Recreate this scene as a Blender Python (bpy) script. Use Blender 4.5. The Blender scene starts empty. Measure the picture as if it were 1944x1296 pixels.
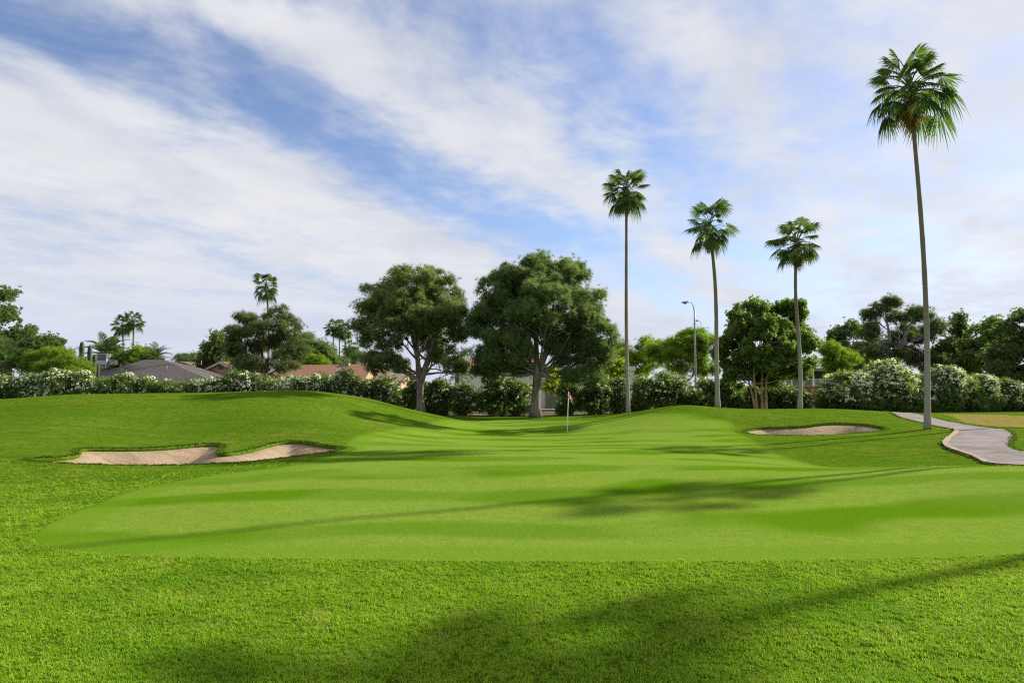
import bpy, bmesh, math, random
import numpy as np
from mathutils import Vector
from mathutils.geometry import delaunay_2d_cdt

SC = bpy.context.scene
COL = SC.collection
rad = math.radians

# ------------------------------------------------------------------ camera
ZC = 2.0
LENS = 24.0
F = 1944 * LENS / 36.0
PITCH = math.atan(82 / F)
cam = bpy.data.cameras.new('camera'); camo = bpy.data.objects.new('camera', cam); COL.objects.link(camo)
cam.lens = LENS; cam.sensor_width = 36; cam.clip_start = 0.1; cam.clip_end = 3000
camo.location = (0, 0, ZC); camo.rotation_euler = (math.pi / 2 + PITCH, 0, 0)
SC.camera = camo

# ------------------------------------------------------------------ light
SUN_EL, SUN_AZ = rad(30), rad(27)          # SUN_AZ: angle from +X towards +Y
sdir = Vector((math.cos(SUN_AZ) * math.cos(SUN_EL), math.sin(SUN_AZ) * math.cos(SUN_EL), math.sin(SUN_EL)))
sl = bpy.data.lights.new('sun', 'SUN'); sl.energy = 4.3; sl.angle = rad(0.8); sl.color = (1.0, 0.94, 0.84)
so = bpy.data.objects.new('sun', sl); COL.objects.link(so)
so.rotation_euler = (-sdir).to_track_quat('-Z', 'Y').to_euler()
SC.view_settings.view_transform = 'Standard'; SC.view_settings.look = 'None'
SC.view_settings.exposure = 1.03; SC.view_settings.gamma = 1.0; SC.view_settings.use_curve_mapping = False
SC.cycles.use_denoising = False; SC.cycles.filter_width = 1.2; SC.cycles.sample_clamp_indirect = 4.0
SC.cycles.max_bounces = 9; SC.cycles.diffuse_bounces = 6; SC.cycles.glossy_bounces = 2
SC.cycles.transmission_bounces = 6; SC.cycles.transparent_max_bounces = 4


class NT:
    """tiny helper round a node tree"""
    def __init__(s, tree): s.t = tree; s.n = tree.nodes; s.l = tree.links
    def add(s, kind, **kw):
        n = s.n.new(kind)
        for k, v in kw.items(): setattr(n, k, v)
        return n
    def put(s, sock, v):
        if hasattr(v, 'is_output'): s.l.new(v, sock)
        elif v is not None: sock.default_value = v
    def math(s, op, a, b=None, c=None, clamp=False):
        n = s.add('ShaderNodeMath', operation=op, use_clamp=clamp)
        for i, v in enumerate((a, b, c)):
            if v is not None: s.put(n.inputs[i], v)
        return n.outputs[0]
    def ramp(s, f, stops, interp='LINEAR'):
        n = s.add('ShaderNodeValToRGB'); r = n.color_ramp; r.interpolation = interp
        while len(r.elements) < len(stops): r.elements.new(0.5)
        for e, (p, c) in zip(r.elements, stops):
            e.position = p; e.color = (c, c, c, 1) if not hasattr(c, '__len__') else (*c[:3], 1)
        s.put(n.inputs[0], f); return n.outputs[0]
    def noise(s, vec, scale, detail=4, rough=0.5, dist=0.0, col=False):
        n = s.add('ShaderNodeTexNoise'); s.put(n.inputs['Vector'], vec)
        n.inputs['Scale'].default_value = scale; n.inputs['Detail'].default_value = detail
        n.inputs['Roughness'].default_value = rough; n.inputs['Distortion'].default_value = dist
        return n.outputs['Color' if col else 'Fac']
    def mix(s, f, a, b, blend='MIX'):
        n = s.add('ShaderNodeMix', data_type='RGBA', blend_type=blend)
        s.put(n.inputs[0], f)
        for i, v in ((6, a), (7, b)):
            s.put(n.inputs[i], v if hasattr(v, 'is_output') else (*v[:3], 1))
        return n.outputs[2]
    def mapr(s, v, a, b, c=0.0, d=1.0, smooth=True):
        n = s.add('ShaderNodeMapRange', interpolation_type='SMOOTHSTEP' if smooth else 'LINEAR')
        s.put(n.inputs[0], v)
        for i, q in zip((1, 2, 3, 4), (a, b, c, d)): n.inputs[i].default_value = q
        return n.outputs[0]
    def attr(s, name):
        return s.add('ShaderNodeAttribute', attribute_name=name).outputs['Fac']


# ------------------------------------------------------------------ sky with high cloud bands
w = bpy.data.worlds.new('World'); SC.world = w; w.use_nodes = True
T = NT(w.node_tree); T.n.clear()
sky = T.add('ShaderNodeTexSky', sky_type='NISHITA'); sky.sun_disc = False
sky.sun_elevation = SUN_EL; sky.sun_rotation = math.pi / 2 - SUN_AZ
sky.air_density = 1.0; sky.dust_density = 0.6; sky.ozone_density = 2.5
tc = T.add('ShaderNodeTexCoord').outputs['Generated']
sx = T.add('ShaderNodeSeparateXYZ'); T.put(sx.inputs[0], tc)
dz = T.math('ADD', T.math('MAXIMUM', sx.outputs[2], 0.0), 0.12)
u_ = T.math('DIVIDE', sx.outputs[0], dz); v_ = T.math('DIVIDE', sx.outputs[1], dz)
cb = T.add('ShaderNodeCombineXYZ'); T.put(cb.inputs[0], u_); T.put(cb.inputs[1], v_)
uv = cb.outputs[0]
# band axes: A across the bands, B along them
A_ = T.math('SUBTRACT', T.math('MULTIPLY', u_, 0.8), T.math('MULTIPLY', v_, 0.6))
B_ = T.math('ADD', T.math('MULTIPLY', u_, 0.6), T.math('MULTIPLY', v_, 0.8))
cb2 = T.add('ShaderNodeCombineXYZ'); T.put(cb2.inputs[0], T.math('MULTIPLY', A_, 1.0)); T.put(cb2.inputs[1], T.math('MULTIPLY', B_, 0.68))
ab = cb2.outputs[0]
warp = T.math('MULTIPLY', T.math('SUBTRACT', T.noise(ab, 1.3, 5, 0.55), 0.5), 0.75)
warp2 = T.math('MULTIPLY', T.math('SUBTRACT', T.noise(ab, 5.0, 6, 0.6, 0.3), 0.5), 0.35)
Aw = T.math('ADD', T.math('ADD', A_, warp), warp2)
band_f = T.mapr(Aw, -3.4, 0.9, 0, 1, smooth=False)
def bp(x): return (x + 3.4) / 4.3
band = T.ramp(band_f, [(bp(-3.2), .80), (bp(-2.8), .62), (bp(-2.4), 1.0), (bp(-2.05), .95), (bp(-1.82), .52), (bp(-1.60), .12),
                       (bp(-1.42), .55), (bp(-1.22), 1.0), (bp(-1.02), .44), (bp(-.86), .28), (bp(-.62), .90), (bp(-.38), .36), (bp(-.1), .95), (bp(.3), .36), (bp(.7), .9)], 'B_SPLINE')
det = T.noise(ab, 3.2, 9, 0.58, 0.5)
fine = T.noise(uv, 7.0, 9, 0.62, 0.2)
dens = T.math('ADD', band, T.math('MULTIPLY', T.math('SUBTRACT', det, 0.5), 1.2))
dens = T.math('ADD', dens, T.math('MULTIPLY', T.math('SUBTRACT', fine, 0.5), 0.55))
dens = T.mapr(dens, 0.06, 1.0, 0.02, 0.97)
thick = T.mapr(T.noise(ab, 2.2, 6, 0.55, 0.3), 0.3, 0.75)
STR = 0.075
skyc = T.mix(1.0, sky.outputs[0], (1.0 * STR * 0.95, 1.0 * STR * 0.95, STR * 1.08), 'MULTIPLY')
cloud = T.mix(thick, (0.42, 0.421, 0.432), (0.335, 0.345, 0.378))
colr = T.mix(dens, skyc, cloud)
# the air lightens towards the horizon
hz_f = T.mapr(sx.outputs[2], 0.0, 0.22, 0.75, 0.0)
colr = T.mix(hz_f, colr, (0.31, 0.335, 0.42))
bg = T.add('ShaderNodeBackground'); T.put(bg.inputs[0], colr); bg.inputs[1].default_value = 1.0
wo = T.add('ShaderNodeOutputWorld'); T.l.new(bg.outputs[0], wo.inputs[0])


# ------------------------------------------------------------------ geometry helpers
def P(px, py, d):
    """the point at depth d that stands at this place of the photograph"""
    c, s = math.cos(PITCH), math.sin(PITCH)
    a, b = (px - 972) / F, (648 - py) / F
    y = c - b * s; z = s + b * c
    k = d / y
    return Vector((a * k, d, ZC + z * k))

# terrain: thin plate spline through measured points (pixel x, pixel y, depth)
TP = [(972, 1060, 8.0), (972, 985, 10.4), (972, 900, 15), (972, 850, 23.5), (1077, 822, 35.5), (972, 797, 44), (860, 796, 43.5), (800, 801, 36.5), (700, 806, 31),
      (400, 1060, 8.0), (1500, 1060, 8.0), (400, 960, 11.6), (1500, 960, 11.6), (1900, 960, 11.8), (640, 900, 15.6),
      (1700, 888, 16.3), (1940, 884, 16.6), (1450, 893, 15.9), (1300, 850, 24.5), (1200, 822, 34),
      (1400, 826, 32), (1700, 826, 30), (1756, 815, 32), (1560, 806, 35.5), (1400, 806, 37.5), (1600, 777, 42), (1480, 779, 42.5), (1300, 769, 41), (1220, 779, 43), (1360, 773, 42.5), (1150, 791, 43.5), (1015, 792.5, 50), (900, 792, 49),
      (590, 742, 37.5), (500, 742, 37.5), (400, 747, 38.5), (700, 756, 39.5), (780, 776, 41.5), (840, 789, 43.5), (100, 750, 36), (0, 760, 34), (250, 747, 37.5), (-200, 768, 34), (-500, 775, 34),
      (590, 800, 28), (300, 803, 28.5), (100, 795, 27.5), (-100, 810, 27), (0, 832, 22.5), (60, 866, 18.6), (-150, 870, 19), (730, 824, 28.5),
      (350, 884, 17.4), (630, 857, 21.3), (160, 852, 21.5), (300, 850, 23), (420, 841, 24.3), (560, 838, 24.6), (500, 868, 19), (200, 960, 12), (0, 960, 12.5), (-150, 960, 13),
      (1690, 783, 48), (1800, 800, 38), (1930, 818, 30.5), (1944, 790, 45), (1860, 848, 24.3), (1940, 862, 22.8), (2200, 850, 25), (2200, 800, 38)]
ctrl = [tuple(P(*t)) for t in TP]
# hidden ground just past the two crests, and the flat land round about
for x, y, z in [(9.2, 20, -.42), (12, 20.5, -.45), (15.5, 20.6, -.44), (-9, 47, .1), (-16, 45, .3), (-24, 45, .3), (-30, 44, .3), (-6, 52.5, -.35), (10, 54, -.3), (17, 55, -.3), (24, 56, -.3), (30, 57, -.3), (-12, 54, -.35), (-24, 54, -.35), (-36, 54, -.35), (-12, 62, -.35), (0, 62, -.35), (14, 62, -.35), (28, 64, -.35), (45, 62, -.35), (-40, 62, -.35), (-52, 45, 0), (-45, 25, .2), (-30, 8, .1), (45, 45, -.1), (40, 25, -.1), (30, 8, 0),
                (-9, 3, .02), (-3, 4, 0), (3, 4, -.02), (9, 3, 0), (-20, -8, 0), (0, -8, 0), (20, -8, 0), (0, 6, 0), (0, 0, 0), (5, 6, 0), (-5, 6, 0)]:
    ctrl.append((x, y, z))
ctrl = np.array(ctrl)
def _phi(r2): return np.where(r2 > 1e-9, 0.5 * r2 * np.log(np.maximum(r2, 1e-9)), 0.0)
_n = len(ctrl); _d2 = ((ctrl[:, None, :2] - ctrl[None, :, :2]) ** 2).sum(-1)
_K = np.zeros((_n + 3, _n + 3)); _K[:_n, :_n] = _phi(_d2) + np.eye(_n) * 0.6
_K[:_n, _n] = 1; _K[:_n, _n + 1:] = ctrl[:, :2]; _K[_n, :_n] = 1; _K[_n + 1:, :_n] = ctrl[:, :2].T
_W = np.linalg.solve(_K, np.concatenate([ctrl[:, 2], np.zeros(3)]))
def hz(x, y):
    """height of the undulating ground"""
    x = np.atleast_1d(np.asarray(x, float)); y = np.atleast_1d(np.asarray(y, float)); sh = x.shape
    x = x.ravel(); y = y.ravel(); out = np.empty_like(x)
    for i in range(0, len(x), 20000):
        xs, ys = x[i:i + 20000], y[i:i + 20000]
        r2 = (xs[:, None] - ctrl[None, :, 0]) ** 2 + (ys[:, None] - ctrl[None, :, 1]) ** 2
        out[i:i + 20000] = _phi(r2) @ _W[:_n] + _W[_n] + _W[_n + 1] * xs + _W[_n + 2] * ys
    def ss(a, b, t): t = np.clip((t - a) / (b - a), 0, 1); return t * t * (3 - 2 * t)
    far = np.maximum.reduce([ss(52, 60, y), ss(34, 50, np.abs(x)), ss(0, -8, y)])
    out = out * (1 - far) + (-0.35) * far * (y > 20) + (-0.05) * far * (y <= 20)
    out += 0.012 * np.sin(x * 1.3 + 2 * np.sin(y * .7)) * np.sin(y * 1.1) * (1 - far)
    return out.reshape(sh)
def h1(x, y): return float(hz([x], [y])[0])
def ground_hit(px, py):
    d = np.concatenate([np.arange(3, 20, .03), np.arange(20, 70, .06)])
    a = P(px, py, 1.0); sxp, szp = a.x, a.z - ZC
    z = ZC + szp * d; g = hz(sxp * d, d)
    k = np.argmax(z <= g)
    return (sxp * d[k], d[k])
def smooth_loop(pts, it=2, closed=True):
    p = np.array(pts, float)
    for _ in range(it):
        q = np.roll(p, -1, 0)
        a, b = p * .75 + q * .25, p * .25 + q * .75
        if closed: p = np.stack([a, b], 1).reshape(-1, 2)
        else: p = np.concatenate([p[:1], np.stack([a[:-1], b[:-1]], 1).reshape(-1, 2), p[-1:]])
    return p
def sdf(poly, x, y):
    """signed distance to a closed polygon, positive inside"""
    x = x.ravel(); y = y.ravel(); out = np.empty_like(x)
    a = np.asarray(poly); b = np.roll(a, -1, 0); e = b - a; ee = (e ** 2).sum(1) + 1e-12
    for i in range(0, len(x), 15000):
        q = np.stack([x[i:i + 15000], y[i:i + 15000]], 1)[:, None]
        v = q - a[None]; t = np.clip((v * e).sum(-1) / ee, 0, 1)
        d = np.sqrt(((v - e * t[..., None]) ** 2).sum(-1)).min(1)
        c1 = (a[None, :, 1] > q[..., 1]) != (b[None, :, 1] > q[..., 1])
        xi = a[None, :, 0] + (q[..., 1] - a[None, :, 1]) * e[None, :, 0] / np.where(np.abs(e[:, 1]) < 1e-9, 1e-9, e[:, 1])[None]
        ins = ((c1 & (q[..., 0] < xi)).sum(1) % 2) == 1
        out[i:i + 15000] = np.where(ins, d, -d)
    return out

def mesh_np(name, V, Fs, mat=None, smooth=False, attrs=None):
    """V (n,3); Fs: list of int arrays, each (m,3) or (m,4)"""
    me = bpy.data.meshes.new(name)
    V = np.asarray(V, np.float32); Fs = [np.asarray(f, np.int32) for f in (Fs if isinstance(Fs, list) else [Fs]) if len(f)]
    me.vertices.add(len(V)); me.vertices.foreach_set('co', V.ravel())
    li = np.concatenate([f.ravel() for f in Fs]); tot = np.concatenate([np.full(len(f), f.shape[1], np.int32) for f in Fs])
    st = np.concatenate([[0], np.cumsum(tot)[:-1]]).astype(np.int32)
    me.loops.add(len(li)); me.loops.foreach_set('vertex_index', li)
    me.polygons.add(len(tot)); me.polygons.foreach_set('loop_start', st); me.polygons.foreach_set('loop_total', tot)
    me.polygons.foreach_set('use_smooth', np.full(len(tot), smooth, bool))
    for k, v in (attrs or {}).items():
        at = me.attributes.new(k, 'FLOAT', 'POINT'); at.data.foreach_set('value', np.asarray(v, np.float32))
    me.update(calc_edges=True); me.validate()
    if mat: me.materials.append(mat)
    return me
def obj(name, me, parent=None, loc=None):
    o = bpy.data.objects.new(name, me); COL.objects.link(o)
    if parent: o.parent = parent
    if loc is not None: o.location = loc
    return o
def tag(o, label=None, cat=None, group=None, kind=None):
    for k, v in (('label', label), ('category', cat), ('group', group), ('kind', kind)):
        if v: o[k] = v
    return o
def empty(name, loc, label, cat, group=None):
    o = bpy.data.objects.new(name, None); COL.objects.link(o); o.location = loc; o.empty_display_size = .2
    return tag(o, label, cat, group)

class MB:
    """collects shapes that become one mesh"""
    def __init__(s): s.V = []; s.T = []; s.Q = []; s.n = 0; s.tint = []
    def add(s, V, T=None, Q=None, tint=None):
        V = np.asarray(V, float).reshape(-1, 3)
        if T is not None and len(T): s.T.append(np.asarray(T) + s.n)
        if Q is not None and len(Q): s.Q.append(np.asarray(Q) + s.n)
        s.V.append(V); s.n += len(V); s.tint.append(np.full(len(V), .5) if tint is None else tint); return s
    def tube(s, pts, r, n=8, tint=None, cap=True):
        pts = np.asarray([tuple(p) for p in pts], float); m = len(pts); r = np.broadcast_to(np.asarray(r, float), (m,))
        d = np.gradient(pts, axis=0); d /= np.linalg.norm(d, axis=1)[:, None] + 1e-9
        ref = np.array([0, 1, 0]) if abs(d[:, 1]).mean() < .8 else np.array([1, 0, 0])
        a = np.cross(d, ref); a /= np.linalg.norm(a, axis=1)[:, None] + 1e-9; b = np.cross(d, a)
        th = np.arange(n) * 2 * math.pi / n
        V = pts[:, None] + r[:, None, None] * (np.cos(th)[None, :, None] * a[:, None] + np.sin(th)[None, :, None] * b[:, None])
        i = np.arange(m - 1)[:, None] * n; j = np.arange(n)[None]; j2 = (j + 1) % n
        Q = np.stack([i + j, i + j2, i + n + j2, i + n + j], -1).reshape(-1, 4)
        V = V.reshape(-1, 3)
        if cap:
            V = np.vstack([V, pts[0], pts[-1]]); k = m * n
            T = [(k, (q + 1) % n, q) for q in range(n)] + [(k + 1, (m - 1) * n + q, (m - 1) * n + (q + 1) % n) for q in range(n)]
            return s.add(V, T, Q, tint)
        return s.add(V, None, Q, tint)
    def box(s, x0, x1, y0, y1, z0, z1):
        V = [(x, y, z) for z in (z0, z1) for y in (y0, y1) for x in (x0, x1)]
        return s.add(V, None, [(0, 2, 3, 1), (4, 5, 7, 6), (0, 1, 5, 4), (2, 6, 7, 3), (0, 4, 6, 2), (1, 3, 7, 5)])
    def poly(s, pts):
        n = len(pts); return s.add(pts, [(0, i, i + 1) for i in range(1, n - 1)])
    def slab(s, quad, th):
        q = np.asarray(quad, float); nrm = np.cross(q[1] - q[0], q[2] - q[0]); nrm /= np.linalg.norm(nrm); n = len(q)
        V = np.vstack([q, q - nrm * th])
        T = [(0, i, i + 1) for i in range(1, n - 1)] + [(n, n + i + 1, n + i) for i in range(1, n - 1)]
        return s.add(V, T, [(i, n + i, n + (i + 1) % n, (i + 1) % n) for i in range(n)])
    def mesh(s, name, mat, smooth=False):
        return mesh_np(name, np.concatenate(s.V), [np.concatenate(s.T) if s.T else np.zeros((0, 3), int), np.concatenate(s.Q) if s.Q else np.zeros((0, 4), int)], mat, smooth, {'tint': np.concatenate(s.tint)})
    def build(s, name, mat, parent=None, loc=None, smooth=False):
        return obj(name, s.mesh(name, mat, smooth), parent, loc)

# ------------------------------------------------------------------ materials
def material(name):
    m = bpy.data.materials.new(name); m.use_nodes = True; t = NT(m.node_tree)
    b = t.n['Principled BSDF']; return m, t, b
def plain(name, c1, c2, scale=4.0, rough=.8, bump=0.0, bscale=None, stretch=None, spec=.1, metal=0.0):
    m, t, b = material(name)
    co = t.add('ShaderNodeTexCoord').outputs['Object']
    if stretch:
        mp = t.add('ShaderNodeMapping'); mp.inputs['Scale'].default_value = stretch; t.put(mp.inputs[0], co); co = mp.outputs[0]
    f = t.mapr(t.noise(co, scale, 6, .6), .3, .7)
    t.put(b.inputs['Base Color'], t.mix(f, c1, c2)); b.inputs['Roughness'].default_value = rough
    b.inputs['Specular IOR Level'].default_value = spec; b.inputs['Metallic'].default_value = metal
    if bump:
        bn = t.add('ShaderNodeBump'); bn.inputs['Strength'].default_value = bump; bn.inputs['Distance'].default_value = .05
        t.put(bn.inputs['Height'], t.noise(co, bscale or scale * 3, 6, .6)); t.put(b.inputs['Normal'], bn.outputs[0])
    return m
def leaf_mat(name, dark, light, trans=.28, rough=.65, spec=.08):
    trans = min(.55, trans + .2)
    m, t, b = material(name)
    f = t.attr('tint'); col = t.mix(f, dark, light)
    t.put(b.inputs['Base Color'], col); b.inputs['Roughness'].default_value = rough; b.inputs['Specular IOR Level'].default_value = spec
    tr = t.add('ShaderNodeBsdfTranslucent'); t.put(tr.inputs[0], t.mix(1.0, col, (1.2, 1.25, .7), 'MULTIPLY'))
    mx = t.add('ShaderNodeMixShader'); mx.inputs[0].default_value = trans
    t.l.new(b.outputs[0], mx.inputs[1]); t.l.new(tr.outputs[0], mx.inputs[2]); t.l.new(mx.outputs[0], t.n['Material Output'].inputs[0])
    return m
M = {}
M['pine'] = leaf_mat('pine_needles', (0.095, 0.14, 0.05), (0.275, 0.335, 0.14), .3)
M['pine2'] = leaf_mat('pine_needles_deep', (0.08, 0.13, 0.05), (0.235, 0.305, 0.13), .3)
M['pine_dull'] = leaf_mat('pine_needles_olive', (0.07, 0.102, 0.04), (0.195, 0.235, 0.095), .25)
M['broad'] = leaf_mat('broad_leaves', (0.08, 0.14, 0.034), (0.245, 0.325, 0.1), .3)
M['dark'] = leaf_mat('dark_leaves', (0.066, 0.112, 0.038), (0.19, 0.25, 0.095), .25)
M['palo'] = leaf_mat('palo_verde_leaves', (0.1, 0.185, 0.02), (0.27, 0.38, 0.055), .4)
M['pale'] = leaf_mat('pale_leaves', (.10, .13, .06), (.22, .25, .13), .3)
M['lime'] = leaf_mat('lime_leaves', (.18, .26, .02), (.36, .42, .04), .4)
M['palm'] = leaf_mat('palm_frond', (0.035, 0.076, 0.02), (0.125, 0.19, 0.055), .3)
M['date'] = leaf_mat('date_frond', (.04, .08, .025), (.12, .18, .06), .28)
M['dead'] = leaf_mat('dead_frond', (.14, .085, .03), (.34, .22, .07), .2)
M['oleander'] = leaf_mat('oleander_leaves', (0.06, 0.105, 0.026), (0.17, 0.235, 0.07), .22)
M['oleander_light'] = leaf_mat('oleander_leaves_light', (0.075, 0.13, 0.032), (0.21, 0.28, 0.085), .25)
M['flower'] = leaf_mat('white_blossom', (0.74, 0.75, 0.64), (0.86, 0.86, 0.8), .25, .6, .2)
M['bark'] = plain('pine_bark', (.10, .082, .062), (.27, .235, .19), 6, .95, .8, 14, (1, 1, .25))
M['bark_dark'] = plain('dark_bark', (.06, .05, .04), (.13, .11, .09), 5, .95, .6, 12, (1, 1, .3))
M['bark_tan'] = plain('tan_bark', (.22, .155, .09), (.40, .30, .18), 4, .9, .4, 10, (1, 1, .3))
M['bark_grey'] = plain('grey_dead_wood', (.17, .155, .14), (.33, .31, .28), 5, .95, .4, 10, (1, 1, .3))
M['stem'] = plain('oleander_stem', (.11, .10, .065), (.24, .22, .15), 6, .9)
m, t, b = material('palm_trunk'); M['ptrunk'] = m
co = t.add('ShaderNodeTexCoord').outputs['Object']
mp = t.add('ShaderNodeMapping'); mp.inputs['Scale'].default_value = (1, 1, 6); t.put(mp.inputs[0], co)
wv = t.add('ShaderNodeTexWave', wave_type='BANDS', bands_direction='Z'); t.put(wv.inputs[0], co)
wv.inputs['Scale'].default_value = 2.2; wv.inputs['Distortion'].default_value = 3.0; wv.inputs['Detail'].default_value = 4; wv.inputs['Detail Scale'].default_value = 2.5
sp = t.add('ShaderNodeSeparateXYZ'); t.put(sp.inputs[0], co)
up = t.mapr(sp.outputs[2], 2.5, 7.0)
base = t.mix(up, t.mix(t.noise(mp.outputs[0], 5, 6, .65), (.19, .185, .14), (.45, .43, .35)), t.mix(t.noise(mp.outputs[0], 4, 6, .65), (.12, .098, .062), (.28, .235, .16)))
t.put(b.inputs['Base Color'], t.mix(t.math('MULTIPLY', wv.outputs['Fac'], .3), base, (.10, .085, .06)))
b.inputs['Roughness'].default_value = .95; b.inputs['Specular IOR Level'].default_value = .1
bn = t.add('ShaderNodeBump'); bn.inputs['Strength'].default_value = .5; bn.inputs['Distance'].default_value = .03
t.put(bn.inputs['Height'], t.math('ADD', t.math('MULTIPLY', wv.outputs['Fac'], .35), t.noise(mp.outputs[0], 9, 5, .6))); t.put(b.inputs['Normal'], bn.outputs[0])

# turf
m, t, b = material('turf'); M['turf'] = m
co = t.add('ShaderNodeTexCoord').outputs['Object']
s_m = t.attr('mown'); dry = t.attr('dry'); dirt = t.attr('dirt')
n_big = t.noise(co, .22, 4, .55); n_mid = t.noise(co, 1.6, 5, .6); n_fine = t.noise(co, 14, 5, .65); n_bl = t.noise(co, 75, 4, .7)
spy = t.add('ShaderNodeSeparateXYZ'); t.put(spy.inputs[0], co)
edge = t.math('ADD', s_m, t.math('MULTIPLY', t.math('SUBTRACT', n_fine, .5), .14))
edge = t.math('DIVIDE', edge, t.mapr(spy.outputs[1], 10, 30, 1.0, 9.0, smooth=False))
mown = t.mapr(edge, -.05, .05)
collar = t.math('MULTIPLY', t.mapr(s_m, .5, .85, 1, 0), mown)
rough_c = t.mix(t.mapr(n_mid, .3, .7), (.094, .158, .009), (.150, .206, .020))
rough_c = t.mix(t.mapr(n_big, .35, .68), rough_c, (.086, .165, .008))
rough_c = t.mix(t.mapr(n_fine, .56, .80, 0, .45), rough_c, (.175, .215, .030))
n_cl = t.noise(co, 4.5, 9, .78)
rough_c = t.mix(t.mapr(n_cl, .36, .56, .75, 0), rough_c, (.040, .085, .006))
rough_c = t.mix(t.mapr(n_cl, .55, .70, 0, .5), rough_c, (.135, .185, .026))
rough_c = t.mix(t.mapr(n_bl, .35, .62, .5, 0), rough_c, (.036, .085, .004))
rough_c = t.mix(t.mapr(t.noise(co, .6, 5, .65), .54, .72, 0, .45), rough_c, (.150, .165, .030))
mpt = t.add('ShaderNodeMapping'); mpt.inputs['Scale'].default_value = (.10, 1.0, .6); mpt.inputs['Rotation'].default_value = (0, 0, .12); t.put(mpt.inputs[0], co)
rough_c = t.mix(t.mapr(t.noise(mpt.outputs[0], 1.3, 4, .6, .4), .48, .62, 0, .4), rough_c, (.052, .108, .006))
# mowing bands
sp_ = t.add('ShaderNodeSeparateXYZ'); t.put(sp_.inputs[0], co)
st = t.math('ADD', t.math('ADD', sp_.outputs[1], t.math('MULTIPLY', sp_.outputs[0], -.14)), t.math('MULTIPLY', t.math('SUBTRACT', t.noise(co, .13, 2, .5), .5), 6.5))
fade = t.mapr(t.noise(co, .2, 2, .5), .36, .5)
strp = t.math('SUBTRACT', 1.0, t.math('MULTIPLY', t.mapr(t.math('SINE', t.math('MULTIPLY', st, 2.1)), -.35, .75), fade))
cross = t.mapr(t.noise(co, .16, 3, .5, .6), .42, .6)
mown_c = t.mix(strp, (.074, .158, .002), (.178, .250, .032))
mown_c = t.mix(t.math('MULTIPLY', cross, .35), mown_c, (.198, .266, .048))
mown_c = t.mix(t.mapr(n_cl, .33, .62, .45, 0), mown_c, (.075, .165, .007))
n_gr = t.noise(co, 30, 3, .85)
mown_c = t.mix(t.mapr(n_gr, .36, .56, .5, 0), mown_c, (.066, .140, .008))
mown_c = t.mix(t.mapr(n_gr, .56, .72, 0, .35), mown_c, (.21, .28, .07))
mown_c = t.mix(t.mapr(n_bl, .3, .6, .45, 0), mown_c, (.062, .135, .006))
g = t.mix(mown, rough_c, t.mix(t.math('MULTIPLY', collar, .55), mown_c, (.098, .19, .010)))
dryc = t.mix(t.mapr(n_fine, .3, .7), (.19, .135, .035), (.31, .225, .075))
dryc = t.mix(t.mapr(n_mid, .42, .65), dryc, (.13, .16, .03))
g = t.mix(t.mapr(t.math('ADD', dry, t.math('MULTIPLY', t.math('SUBTRACT', n_mid, .5), .7)), .35, .65), g, dryc)
dirtc = t.mix(t.mapr(n_fine, .3, .7), (.16, .115, .07), (.27, .205, .14))
g = t.mix(t.mapr(t.math('ADD', dirt, t.math('MULTIPLY', t.math('SUBTRACT', n_mid, .5), .6)), .35, .65), g, dirtc)
t.put(b.inputs['Base Color'], g); b.inputs['Roughness'].default_value = .9; b.inputs['Specular IOR Level'].default_value = 0.0
bn = t.add('ShaderNodeBump'); bn.inputs['Distance'].default_value = .03
t.put(bn.inputs['Strength'], t.mapr(s_m, -.1, .1, .9, .4))
t.put(bn.inputs['Height'], t.math('ADD', t.noise(co, 45, 5, .7), t.math('MULTIPLY', n_fine, 1.3))); t.put(b.inputs['Normal'], bn.outputs[0])

# sand with rake marks
m, t, b = material('bunker_sand'); M['sand'] = m
co = t.add('ShaderNodeTexCoord').outputs['Object']
mp = t.add('ShaderNodeMapping'); mp.inputs['Scale'].default_value = (.5, 2.2, 1); mp.inputs['Rotation'].default_value = (0, 0, .5); t.put(mp.inputs[0], co)
rk = t.noise(mp.outputs[0], 2.6, 6, .7, .6)
c = t.mix(t.mapr(rk, .3, .7), (.26, .19, .12), (.40, .305, .20))
c = t.mix(t.mapr(t.noise(co, 30, 4, .7), .3, .7, 0, .4), c, (.22, .155, .095))
t.put(b.inputs['Base Color'], c); b.inputs['Roughness'].default_value = .95; b.inputs['Specular IOR Level'].default_value = .1
bn = t.add('ShaderNodeBump'); bn.inputs['Strength'].default_value = .7; bn.inputs['Distance'].default_value = .06
t.put(bn.inputs['Height'], t.math('ADD', t.math('MULTIPLY', rk, 1.6), t.noise(co, 22, 5, .7))); t.put(b.inputs['Normal'], bn.outputs[0])

# stained concrete of the cart path
m, t, b = material('path_concrete'); M['path'] = m
co = t.add('ShaderNodeTexCoord').outputs['Object']
c = t.mix(t.mapr(t.noise(co, .9, 6, .65), .3, .7), (.165, .140, .130), (.275, .238, .222))
c = t.mix(t.mapr(t.noise(co, 14, 5, .7), .45, .75, 0, .5), c, (.11, .095, .095))
mps = t.add('ShaderNodeMapping'); mps.inputs['Scale'].default_value = (.35, 2.0, 1); t.put(mps.inputs[0], co)
c = t.mix(t.mapr(t.noise(mps.outputs[0], 1.6, 6, .65), .48, .66, 0, .6), c, (.125, .105, .098))
t.put(b.inputs['Base Color'], c); b.inputs['Roughness'].default_value = .95; b.inputs['Specular IOR Level'].default_value = .05
bn = t.add('ShaderNodeBump'); bn.inputs['Strength'].default_value = .3; bn.inputs['Distance'].default_value = .01
t.put(bn.inputs['Height'], t.noise(co, 40, 5, .7)); t.put(b.inputs['Normal'], bn.outputs[0])
M['kerb'] = plain('kerb_concrete', (.24, .185, .125), (.36, .29, .205), 3, .9, .4, 18)
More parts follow.
